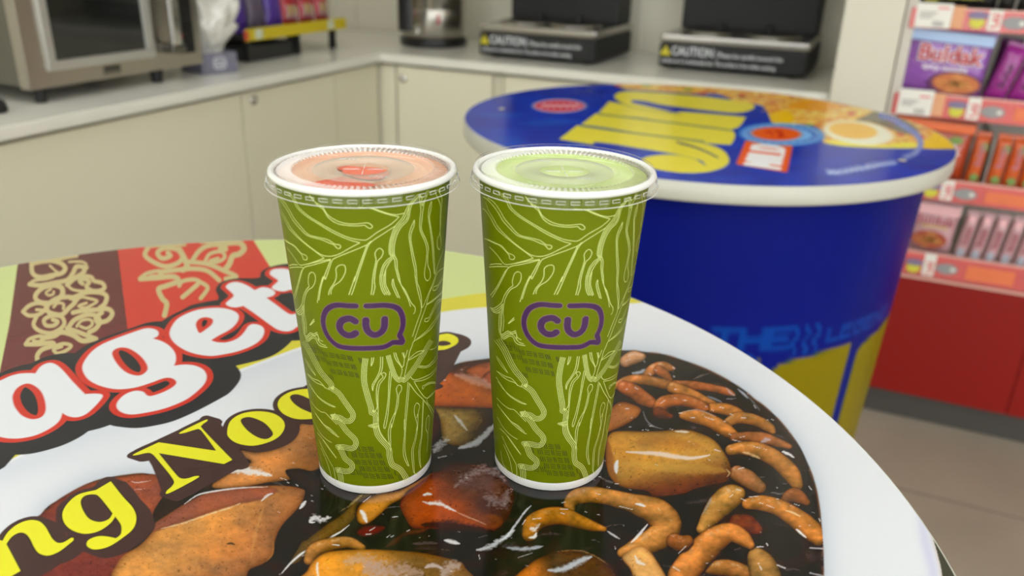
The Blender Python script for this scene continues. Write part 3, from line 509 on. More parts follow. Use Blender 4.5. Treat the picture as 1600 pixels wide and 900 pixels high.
    for a in ((445, 165), (750, 232), (752, 320), (500, 295), (562, 255)): x, y = f4([a])[0]; P.glint([(x-1.2, y-1), (x+1.6, y+1)], 2.2, .85)
    P.noodle(f4([(760, 405), (950, 415), (1120, 440), (1300, 480), (1380, 510)]), [5, 5.5, 5, 4.5, 1.5], (186, 104, 56), spec=.2)
    P.noodle(f4([(170, 420), (260, 372), (380, 358), (540, 380), (700, 415), (780, 440)]), [5, 6, 6.5, 6.5, 6, 3], (206, 128, 66), spec=.4)
    P.noodle(f4([(230, 435), (330, 480), (430, 550), (520, 600), (560, 620)]), [8, 10, 9.5, 7, 3], (196, 108, 58), spec=.5); P.glint(f4([(245, 450), (270, 455)]), 2.4, .95); P.glint(f4([(340, 430), (380, 455)]), 1.8, .8)
    P.noodle(f4([(740, 440), (850, 480), (980, 530), (1080, 575), (1180, 600)]), [7.5, 7.5, 6.5, 5, 2], (206, 130, 62), spec=.4); P.glint(f4([(760, 455), (800, 460)]), 1.8, .9)
    P.noodle(f4([(1150, 650), (1270, 660), (1400, 700), (1480, 730)]), [6, 7.5, 7, 3], (204, 128, 58), spec=.2); P.glint(f4([(1230, 640), (1270, 650)]), 2.4, .9)
    P.noodle(f4([(600, 680), (640, 605), (780, 570), (920, 590), (1060, 640), (1100, 660)]), [8, 9, 8, 7.5, 6, 2], (198, 112, 56), spec=.4); P.glint(f4([(615, 600), (660, 570)]), 2.2, .8); P.glint(f4([(840, 565), (890, 575)]), 1.8, .8)
    P.noodle(f4([(590, 700), (660, 730), (720, 740)]), [7, 6, 3], (130, 66, 40), spec=0)
    P.blob(f4([(60, 700), (120, 625), (200, 582), (300, 598), (410, 658), (380, 740), (300, 800), (180, 860), (80, 900), (0, 930)]), (200, 120, 60), edge=(110, 50, 24), w=10, dark=.5); P.glint(f4([(250, 655), (285, 660)]), 2.6, .9)
    P.noodle(f5([(240, 520), (330, 475), (450, 480), (570, 520), (660, 570), (700, 610)]), [6, 7.5, 7.5, 7, 6, 3], (186, 122, 60), spec=.3); P.glint(f5([(370, 465), (420, 470)]), 2, .85)
    P.noodle(f4([(850, 730), (960, 740), (1100, 775), (1230, 840), (1320, 900), (1400, 945)]), [5, 8.5, 9, 9, 8, 5], (214, 134, 60), spec=.4); P.glint(f4([(920, 745), (970, 755)]), 2.2, .95, rough=.9); P.glint(f4([(1070, 740), (1170, 775)]), 2.2, .8)
    P.noodle(f5([(300, 665), (440, 665), (600, 680), (740, 720), (860, 760)]), [5, 7, 7.5, 6, 3], (176, 106, 60), spec=.2); P.glint(f5([(290, 690), (380, 710)]), 2.6, .85); P.glint(f5([(360, 665), (410, 655)]), 2, .8); P.glint(f5([(570, 720), (620, 690), (670, 690)]), 4, .7, (200, 186, 200)); P.glint(f5([(800, 800), (900, 865)]), 2.4, .85)
    for a in ((20, 355), (85, 390), (270, 430), (210, 505), (640, 490), (690, 488), (140, 640), (260, 635)): x, y = f5([a])[0]; P.glint([(x-1.6, y-.6), (x+1.8, y+.8)], 1.9, .85)
    P.glint(f5([(220, 165), (270, 220), (310, 245)]), 2, .7, (190, 180, 190)); P.glint(f5([(220, 280), (320, 275)]), 2.2, .7, (190, 190, 200)); P.glint(f5([(30, 250), (110, 280), (180, 310)]), 2.2, .6, (170, 180, 200)); P.glint(f5([(340, 180), (400, 230), (440, 270)]), 2, .8, (210, 215, 225)); P.glint(f5([(440, 250), (500, 320), (570, 400)]), 2, .5, (150, 160, 165)); P.glint(f5([(500, 340), (520, 370)]), 2.2, .8)
    P.glint(f4([(820, 700), (1000, 670), (1190, 740)]), 1.2, .6, (200, 190, 196)); x, y = f4([(820, 702)])[0]; P.glint([(x-2, y), (x+2, y)], 2.4, .85); P.glint(f4([(430, 680), (470, 780), (540, 840), (640, 870)]), 1.3, .6, (190, 190, 200)); P.glint(f4([(480, 820), (545, 845)]), 2.2, .7, (190, 192, 204))
    P.noodle(f7([(255, 95), (350, 85), (460, 110), (560, 170), (640, 250), (680, 320)]), [7, 9, 10.5, 11, 11, 7], (216, 140, 66), spec=.4); P.glint(f7([(330, 110), (380, 120), (440, 150)]), 2.6, .8, (250, 214, 160), 1.1); P.glint(f7([(400, 72), (440, 82)]), 2, .9); P.glint(f7([(580, 105), (620, 120), (660, 145)]), 2.4, .9)
    P.noodle(f7([(295, 245), (360, 280), (440, 335)]), [10, 11.5, 8], (186, 122, 74), spec=.5); P.glint(f7([(300, 215), (335, 208)]), 2.4, .9)
    P.blob(f6([(185, 330), (200, 275), (260, 228), (400, 222), (600, 226), (830, 216), (1000, 207), (1150, 240), (1310, 320), (1400, 430), (1470, 560), (1485, 660), (1430, 755), (1280, 782), (1100, 832), (980, 880), (700, 905), (600, 850), (400, 822), (320, 792), (250, 740), (195, 640), (180, 480)]), (204, 146, 62), edge=(130, 74, 34), w=9, dark=.66, grad=(f6([(700, 560)])[0], f6([(760, 860)])[0], (110, 58, 34)), tex=.12)
    P.glint(f6([(200, 340), (210, 480), (230, 620), (290, 760)]), 8, .6, (150, 84, 44)); P.glint(f6([(350, 560), (800, 600), (1200, 620), (1420, 640)]), 10, .45, (216, 170, 74)); P.glint(f6([(500, 340), (800, 330), (1150, 380)]), 12, .5, (172, 112, 52))
    P.glint(f6([(390, 440), (600, 452), (750, 462), (900, 490), (1080, 505), (1260, 475)]), 4.4, .85, (246, 226, 214), .35); P.glint(f6([(300, 530), (285, 590), (290, 665)]), 4, .97, rough=.5); P.glint(f6([(900, 225), (980, 230), (1040, 235)]), 2, .75); P.glint(f6([(1310, 415), (1370, 435)]), 3.6, .85, (236, 220, 230)); P.glint(f6([(1430, 620), (1465, 660), (1440, 700)]), 1.4, .6, (250, 220, 150)); P.glint(f6([(270, 770), (310, 775)]), 1.8, .9)
    for a in ((230, 288), (370, 490), (1308, 545)): x, y = f6([a])[0]; P.glint([(x-1.4, y), (x+1.4, y)], 1.6, .9, (70, 40, 20))
    for a in ((430, 180), (640, 172), (860, 205), (560, 212), (610, 212), (120, 700), (205, 808), (160, 530)): x, y = f6([a])[0]; P.glint([(x-2.4, y-.6), (x+2, y+.6)], 1.8, .8)
    P.noodle(f7([(590, 425), (660, 385), (740, 430)]), [5, 10, 4], (156, 92, 50), spec=.2); P.noodle(f7([(300, 560), (360, 580), (420, 610)]), [12, 14, 8], (120, 58, 34), spec=.1)
    P.noodle(f7([(70, 600), (150, 490), (240, 405), (300, 375)]), [7, 14, 17, 9], (214, 152, 74), spec=.5); P.glint(f7([(245, 395), (265, 380)]), 2.4, .8); P.glint(f7([(170, 483), (190, 487)]), 2, .9, (90, 50, 24), .2)
    P.noodle(f7([(360, 440), (450, 435), (560, 465), (680, 540), (770, 610), (815, 665)]), [7, 10, 11, 13, 13, 9], (222, 140, 62), spec=.6); P.glint(f7([(600, 480), (650, 495), (700, 520)]), 2, .8, (250, 214, 160)); P.glint(f7([(670, 600), (700, 625), (735, 655)]), 2.4, .95)
    P.noodle(f7([(120, 850), (230, 850), (350, 880)]), [8, 11, 9], (190, 124, 62), spec=.5); P.noodle(f7([(420, 780), (450, 830), (480, 900), (500, 960)]), [12, 17, 19, 16], (190, 138, 72), spec=.3); P.glint(f7([(430, 820), (450, 860)]), 4, .8, rough=1.2)
    P.noodle(f7([(-60, 900), (20, 800), (110, 705), (190, 645), (260, 625), (330, 660), (380, 705)]), [18, 19, 18, 15, 12, 10, 5], (234, 146, 70), spec=.3)
    for a, b, r in (((550, 830), (600, 850), 4), ((420, 715), (460, 712), 3.4), ((480, 690), (490, 705), 3.6), ((290, 345), (320, 355), 1.8), ((320, 405), (350, 420), 2.2), ((370, 395), (430, 390), 1.6), ((540, 405), (560, 410), 2), ((660, 440), (690, 450), 2), ((750, 325), (770, 350), 2.4), ((815, 530), (825, 550), 2.4), ((90, 815), (110, 820), 1.8), ((435, 432), (460, 438), 1.8), ((480, 445), (530, 465), 2)): P.glint(f7([a, b]), r, .85)
    P.glint(f7([(70, 510), (110, 440), (130, 395)]), 2.2, .6, (150, 156, 166)); P.glint(f7([(760, 720), (840, 725)]), 5, .8, (226, 226, 236)); P.glint(f7([(760, 880), (840, 900)]), 6, .7, (220, 220, 230)); P.glint(f7([(740, 760), (840, 790), (845, 850)]), 14, .35, (120, 104, 112), 1.2)
    P.noodle(f8([(560, 235), (555, 180), (610, 130), (720, 118), (850, 135), (1000, 175), (1140, 215), (1240, 260), (1310, 350), (1270, 430), (1170, 490), (1050, 540), (960, 570)]), [5, 8, 10, 10.5, 10.5, 12, 15, 18, 19, 18, 15, 11, 6], (214, 144, 70), spec=.3)
    P.glint(f8([(1065, 185), (1110, 195), (1140, 205)]), 2.8, .95); P.glint(f8([(940, 205), (1040, 230)]), 2.4, .8); P.glint(f8([(1030, 490), (1090, 430), (1160, 345)]), 2.6, .9, rough=.3); P.glint(f8([(750, 105), (800, 115)]), 2, .9); P.glint(f8([(1240, 215), (1255, 240)]), 3, .6, (250, 225, 180))
    P.noodle(f8([(235, 430), (270, 340), (380, 290), (500, 285), (620, 325), (720, 360), (820, 385)]), [9, 12, 12, 11, 9, 6.5, 3], (204, 130, 48), spec=.2)
    P.glint(f8([(260, 305), (325, 298)]), 2.6, .95); P.glint(f8([(240, 380), (280, 380), (320, 345)]), 4, .95, rough=1.1); P.glint(f8([(230, 450), (275, 445), (290, 410)]), 2.8, .95); P.glint(f8([(480, 255), (510, 265)]), 3, .85); P.glint(f8([(845, 400), (890, 430), (940, 460)]), 1.8, .8); P.glint(f8([(490, 178), (525, 170)]), 2, .9); P.glint(f8([(480, 225), (540, 230)]), 2, .9); P.glint(f8([(905, 520), (910, 545)]), 2.2, .9)
    P.glint(f8([(180, 350), (205, 310)]), 2.6, .85)
    P.blob(f8([(90, 800), (130, 745), (190, 690), (300, 612), (450, 556), (600, 546), (760, 590), (850, 650), (930, 760), (930, 900), (90, 900)]), (226, 124, 44), edge=(90, 50, 30), w=9, dark=.5, grad=(f8([(230, 680)])[0], f8([(420, 600)])[0], (84, 56, 40)))
    P.glint(f8([(380, 705), (480, 700), (580, 660), (660, 620), (720, 600)]), 6, .85, (206, 214, 226), .6); P.glint(f8([(450, 560), (600, 550), (720, 580), (850, 660)]), 1.2, .6, (200, 170, 120), 1.4)
    P.blob(f8([(960, 610), (1000, 560), (1060, 522), (1120, 515), (1180, 560), (1230, 630), (1290, 730), (1340, 850), (1110, 850), (1020, 690)]), (232, 172, 100), edge=(170, 100, 48), w=9, dark=.7); P.glint(f8([(1060, 590), (1090, 640), (1140, 660)]), 3, .9, rough=1.1)
    P.noodle(f8([(1370, 480), (1420, 500), (1470, 480)]), [10, 11, 8], (170, 100, 50), spec=.5); P.glint(f8([(1360, 680), (1410, 710)]), 4.5, .95, rough=1.); P.glint(f8([(1400, 575), (1460, 515)]), 2.6, .8)
    for k in range(110):
        x = rs.uniform(430, 1275); y = rs.uniform(575, 900); P.glint([(x-rs.uniform(.5, 2.2), y-.5), (x+rs.uniform(.5, 2.2), y+.6)], rs.uniform(.7, 1.4), rs.uniform(.3, .8), seed=k)
def front_art(P):
    X, Y = P.X, P.Y; n = len(X)
    P.C[:] = (214, 226, 152)
    P.fill([(29.5, 395), (187, 372), (205, 520), (190, 640), (-30, 700), (-8, 620), (15, 505), (27.8, 413)], (104, 44, 47), smooth=False)
    i = np.nonzero(P.C[:, 0] < 150)[0]; P.C[i] += 12*sst(400, 560, Y[i])[:, None]
    P.fill([(181.5, 372), (390, 350), (397, 377), (422, 417), (470, 500), (205, 560)], (216, 66, 56), smooth=False)
    tan = (208, 192, 136); w = 6
    def orn(fn, sc, pts, ww=6, closed=False): P.stroke(fn(pts), ww*.82, tan, soft=.9, closed=closed)
    for fn in ((A1),):
        orn(fn, 1, [(330, 270), (340, 380), (420, 420), (540, 400), (640, 380), (680, 330), (640, 280), (540, 250), (420, 260), (350, 275)], 9); orn(fn, 1, [(520, 300), (560, 340), (600, 370)], 5); orn(fn, 1, [(470, 245), (600, 235), (720, 210), (800, 200)], 7)
        orn(fn, 1, [(720, 260), (850, 260), (900, 285)], 5); orn(fn, 1, [(310, 490), (360, 455), (480, 440), (560, 415)], 6); orn(fn, 1, [(310, 495), (420, 505), (560, 480), (700, 450), (760, 380), (800, 310), (900, 320)], 9)
        orn(fn, 1, [(880, 330), (870, 370), (780, 430), (700, 500)], 9); orn(fn, 1, [(700, 500), (760, 550), (880, 565), (920, 540)], 6); orn(fn, 1, [(800, 430), (870, 410), (950, 420), (980, 460), (1060, 480), (1090, 530), (1040, 560), (960, 560), (900, 520), (930, 470), (880, 440), (830, 460), (860, 490)], 8)
        orn(fn, 1, [(560, 500), (640, 530), (650, 600), (600, 650), (500, 700)], 10); orn(fn, 1, [(560, 505), (450, 530), (380, 590), (370, 640), (420, 680), (500, 690)], 9); orn(fn, 1, [(530, 545), (480, 580), (500, 610), (550, 600), (560, 570)], 5)
        orn(fn, 1, [(500, 700), (600, 640), (740, 630), (780, 680), (720, 740), (640, 810), (520, 790), (480, 740)], 9); orn(fn, 1, [(560, 730), (600, 690), (660, 700), (660, 750)], 6)
        orn(fn, 1, [(740, 640), (820, 610), (900, 580), (1040, 580), (1110, 620), (1090, 700), (1040, 740)], 9); orn(fn, 1, [(780, 690), (840, 630), (920, 640), (1010, 670), (940, 720), (880, 740), (820, 720), (900, 690)], 6)
        orn(fn, 1, [(240, 780), (300, 720), (400, 690), (490, 720), (470, 760), (400, 810), (300, 820), (240, 780)], 8); orn(fn, 1, [(380, 760), (480, 770), (520, 820)], 6)
        orn(fn, 1, [(760, 790), (860, 770), (1000, 760), (1120, 750), (1170, 800), (1120, 870), (1020, 890), (1000, 840), (1060, 790)], 9)
    fn = A3
    orn(fn, 1, [(380, 100), (350, 180), (400, 240), (520, 270), (620, 230), (670, 170), (640, 100), (540, 90), (460, 130), (480, 190), (560, 190), (600, 150), (550, 130)], 8); orn(fn, 1, [(720, 200), (780, 130), (900, 80), (1000, 90), (1040, 150), (1000, 220), (930, 260)], 9); orn(fn, 1, [(800, 200), (850, 140), (940, 130), (960, 180), (900, 220), (840, 200)], 6)
    orn(fn, 1, [(440, 320), (560, 300), (640, 260), (760, 290), (860, 350), (980, 330)], 10); orn(fn, 1, [(700, 220), (820, 260), (920, 300), (1000, 330)], 9); orn(fn, 1, [(270, 380), (310, 330), (420, 300), (460, 330), (400, 360), (350, 350)], 7); orn(fn, 1, [(270, 385), (400, 385), (540, 370), (550, 400), (440, 440), (390, 500), (390, 560)], 9); orn(fn, 1, [(560, 410), (660, 380), (740, 400), (690, 450), (600, 480), (560, 440), (640, 410)], 7)
    fn = A2
    orn(fn, 1, [(180, 90), (150, 160), (220, 220), (330, 260), (440, 230), (480, 170), (430, 110), (320, 100), (260, 140), (300, 190), (370, 170), (350, 140)], 9); orn(fn, 1, [(560, 220), (620, 130), (700, 80), (820, 70), (860, 110), (810, 100)], 9); orn(fn, 1, [(840, 60), (970, 50), (1020, 100), (980, 150), (920, 170), (890, 240), (860, 280)], 11); orn(fn, 1, [(680, 210), (720, 150), (820, 130), (850, 180), (790, 220), (720, 215), (790, 190)], 7)
    orn(fn, 1, [(450, 110), (490, 180), (520, 260), (480, 290)], 11); orn(fn, 1, [(280, 310), (440, 290), (580, 280), (700, 300), (800, 380)], 9); orn(fn, 1, [(540, 220), (700, 240), (850, 300), (950, 350), (860, 370)], 9); orn(fn, 1, [(110, 360), (170, 320), (280, 300), (290, 340), (200, 345)], 7); orn(fn, 1, [(110, 370), (260, 360), (400, 350), (440, 390), (340, 430), (270, 460), (300, 540), (340, 590), (320, 690)], 10)
    orn(fn, 1, [(450, 430), (480, 390), (580, 375), (640, 400), (700, 450), (640, 540)], 8); orn(fn, 1, [(610, 420), (540, 480), (480, 530)], 9); orn(fn, 1, [(170, 85), (330, 75), (500, 70)], 6); orn(fn, 1, [(640, 50), (800, 42), (960, 38)], 5)
    # bowl: a yellow ring, the white china, the sauce
    i = np.arange(n); bd = sdf(X, Y, cat([(-300, 1100), (-260, 940), (-120, 800), (28, 712), (150, 662), (300, 605), (431, 556), (470, 542), (560, 515), (640, 497), (700, 486), (760, 480), (860, 474), (990, 474), (1100, 470), (1300, 560), (1430, 740), (1458.7, 844), (1466.7, 873), (1472, 900), (1475, 960), (1470, 1100), (600, 1500)], n=4)); r1 = sdf(X, Y, cat([(-340, 1100), (-300, 930), (-160, 785), (0, 706), (150, 648), (300, 585), (455, 532), (560, 497), (640, 477), (700, 466), (760, 457.5), (860, 452), (990, 465), (1100, 460), (1300, 560), (1430, 740), (1458.7, 844), (1472, 900), (1470, 1100), (600, 1500)], n=4))
    P.mix(i, sst(1.2, -1.2, r1), (226, 216, 72)); P.mix(i, sst(1., -1., bd), (238, 240, 244))
    k = np.nonzero((bd > 0) & (X > 1300))[0]; P.C[k] = (74, 74, 62)
    k = np.nonzero((bd <= 0) & (X > 1330))[0]; P.mix(k, np.exp(-((bd[k]+13)/9)**2)*sst(760, 840, Y[k])*.6, (206, 206, 236)); P.mix(k, sst(-7, 0, bd[k])*sst(770, 850, Y[k])*.35, (206, 180, 170))
    sau = [(40, 1010), (30, 870), (65, 803), (90, 782), (130, 759), (160, 748), (196, 742), (222, 739.5), (256, 741), (300, 722), (380, 690), (440, 660), (500, 635), (600, 600), (660, 583), (701, 573), (719, 567), (743, 563), (800, 556), (880, 550), (972, 547.5), (1004, 549.5), (1037, 553.5), (1067, 562.5), (1102, 575.5), (1135, 592), (1162, 609), (1180, 624), (1193, 633), (1215, 653), (1232, 673), (1248, 695), (1260, 719), (1273, 753), (1280.5, 790), (1284, 826), (1286.5, 863), (1287, 900), (1283, 960), (1270, 1020)]
    Ps = cat(sau, n=5); i = P.box(Ps, 60); d = sdf(X[i], Y[i], Ps)
    P.mix(i, np.exp(-np.clip(d, 0, 99)/16)*.55, (176, 188, 204)); P.mix(i, sst(1.3, -1.3, d), (30, 21, 19)); P.mix(i, np.exp(-((d+1.5)/2.2)**2)*.5*(fbm(X[i]/14, Y[i]/10, 3) > .42), (150, 96, 60))
    k = i[d < -3]; nz = fbm(X[k]/30, Y[k]/14, 8); P.mix(k, np.clip((nz-.5)*3, 0, .55), (66, 46, 42))
    # soft folds in the china above the lettering
    k = np.nonzero((bd < -4) & (X < 780))[0]; dd = (Y[k]-(745-.42*(X[k]+20)-.0))/30; P.mix(k, np.exp(-dd**2)*.35*(P.C[k, 0] > 200), (196, 206, 220)); dd = (Y[k]-(690-.36*(X[k]+20)))/12; P.mix(k, np.exp(-dd**2)*.15*(P.C[k, 0] > 200), (190, 200, 222))
    C0 = P.C.copy(); di = np.full(n, 99.); di[i] = d; food(P); k = np.nonzero((di > .5) & (X > 1100))[0]; P.C[k] = C0[k]
YF0, YF1 = .232, .765
nrow = 720; k = np.linspace(1/YF0, 1/YF1, nrow); yv = 1/k; sv = np.linspace(-1.05, .84, 1560)
gx = yv[:, None]*sv[None]; gy = np.repeat(yv[:, None], len(sv), 1); loc = np.stack([gx, gy], -1).reshape(-1, 2)
cl = np.array([np.array(FC)@LF[0], np.array(FC)@LF[1]]); rel = loc-cl; rd = np.hypot(rel[:, 0], rel[:, 1]); RP = FR-.0015; out = rd > RP
loc[out] = cl+rel[out]/rd[out][:, None]*RP
wxy = loc@LF; Vf = np.c_[wxy, np.zeros(len(wxy))]; px, py = project(Vf+[0, 0, ZT])
faces = grid_faces(nrow, len(sv)); keep = ~(out[faces].all(1)); faces = faces[keep]
used_ = np.zeros(len(Vf), bool); used_[faces.ravel()] = True; remap = np.cumsum(used_)-1; faces = remap[faces]; Vf = Vf[used_]; px = px[used_]; py = py[used_]; loc = loc[used_]
P = Paint(px, py); front_art(P); cols = ink(P.C)
def tsdf(glyphs, shifts=((0, 0),), m=.04):
    D = np.full(len(loc), .05)
    for outer, hole in glyphs:
        Po = px2tab(cat(outer, n=4)); Ph = px2tab(cat(hole, n=4)) if hole else None
        a = Po.min(0)-m; b = Po.max(0)+m; i = np.nonzero((loc[:, 0] > a[0]) & (loc[:, 0] < b[0]) & (loc[:, 1] > a[1]) & (loc[:, 1] < b[1]))[0]
        for sx, sy in shifts:
            d = sdf(loc[i, 0]-sx, loc[i, 1]-sy, Po)
            if Ph is not None: d = np.maximum(d, -sdf(loc[i, 0]-sx, loc[i, 1]-sy, Ph))
            D[i] = np.minimum(D[i], d)
    return D
d_w = tsdf(GW); d_b = tsdf([(BLK, None)]); d_y = tsdf(GY); sh = px2tab([(212, 800), (229, 806)]); sh = sh[1]-sh[0]; 
GN = [([p for p in o_], None) for o_, h_ in GY if len(o_) < 99]+[([(212, 709), (248, 691), (284, 674), (321, 656), (322, 660), (363, 718), (350, 725), (309, 747), (264, 770), (262, 765), (240, 715)], None), ([(173, 752), (213, 810), (208, 826), (192, 840), (170, 854), (148, 858), (136, 853), (112, 828), (98, 800), (108, 784), (150, 765)], None), ([(4, 845), (26, 820), (52, 813), (70, 822), (82, 842), (100, 848), (112, 842), (92, 862), (76, 868), (32, 892), (-20, 900)], None), ([(480, 606), (560, 580), (660, 560), (705, 530), (700, 545), (660, 600), (560, 640), (490, 652)], None)]
d_n = tsdf(GN, [tuple(sh*k) for k in (0, .25, .5, .75, 1)])
m = bpy.data.materials.new('printed_table_vinyl'); m.use_nodes = True; nt = m.node_tree; b = nt.nodes['Principled BSDF']
b.inputs['Roughness'].default_value = .14; b.inputs['Specular IOR Level'].default_value = .5
a = nt.nodes.new('ShaderNodeAttribute'); a.attribute_name = 'print'; last = a.outputs['Color']
def layer(attr, off, rgb, soft=.0003):
    global last
    q = nt.nodes.new('ShaderNodeAttribute'); q.attribute_name = attr; mr = nt.nodes.new('ShaderNodeMapRange'); mr.inputs[1].default_value = off+soft; mr.inputs[2].default_value = off-soft; mr.inputs[3].default_value = 0; mr.inputs[4].default_value = 1
    nt.links.new(q.outputs['Fac'], mr.inputs[0]); mx = nt.nodes.new('ShaderNodeMix'); mx.data_type = 'RGBA'; nt.links.new(mr.outputs[0], mx.inputs[0]); nt.links.new(last, mx.inputs[6]); mx.inputs[7].default_value = [*ink(np.array(rgb)), 1]; last = mx.outputs[2]
layer('black_base', 0, (46, 47, 54), .0006); layer('white_face', .0042, (216, 62, 52), .0004); layer('white_face', 0, (238, 241, 244), .0006)
layer('brown_base', .0030, (78, 56, 56), .0004); layer('yellow_face', .0006, (60, 44, 30), .0003); layer('yellow_face', 0, (244, 240, 56), .0003)
nt.links.new(last, b.inputs['Base Color'])
ft = empty('noodle_bowl_table', (FC[0], FC[1], 0), label='round front table printed with dark noodles in a white bowl and large outlined letters', cat='table')
me = color_mesh('tabletop_print', Vf+[-FC[0], -FC[1], ZT], faces, cols, m, dict(black_base=d_b, white_face=d_w, brown_base=d_n, yellow_face=d_y)); link('tabletop_print', me, ft)
M_lime = mat('lime_print', (192, 204, 136), .16)
MB().lathe([(0, ZT-.0006), (.3985, ZT-.0006)], M_lime, 200).lathe([(.3985, ZT-.0006), (.3992, ZT-.0001), (.4, ZT-.001), (.4, ZT-.022), (.399, ZT-.024), (.36, ZT-.024), (0, ZT-.024)], M_rim, 200).build('tabletop', ft)
MB().lathe([(.36, ZT-.0245), (.358, ZT-.08), (.335, .47), (.31, .02)], mat('lime_wrap', (206, 214, 90), .25), 120).build('pedestal_body', ft); MB().lathe([(0, .02), (.31, .02), (.306, .0005), (0, .0005)], M_kick, 96).build('foot_plate', ft)

# ------------------------------------------------------------------ the two paper cups
CL = (-.2214, .3303); CR = (-.1349, .3755)
HR = .1677; RB, RTOP = .0306, .0418
def cup_r(z): return RB+(RTOP-RB)*z/(HR-.002)
def px2cup(P, c):
    out = []
    k = (RTOP-RB)/(HR-.002)
    for x, y in P:
        d = ray(x, y); ox, oy, oz = -c[0], -c[1], ZC-ZT; a = d[0]**2+d[1]**2-(k*d[2])**2
        rz = RB+k*oz; bb = 2*(ox*d[0]+oy*d[1]-k*d[2]*rz); cc = ox*ox+oy*oy-rz*rz; disc = bb*bb-4*a*cc
        if disc < 0: t = -bb/2/a
        else: t = (-bb-math.sqrt(disc))/2/a
        q = (ox+d[0]*t, oy+d[1]*t, oz+d[2]*t); out.append((math.atan2(q[1], q[0]), q[2]))
    return out
K = dict(K1=(430, 290), K2=(560, 290), K3=(440, 410), K4=(560, 410), K5=(460, 530), K6=(550, 530), K7=(480, 630), K8=(560, 630))
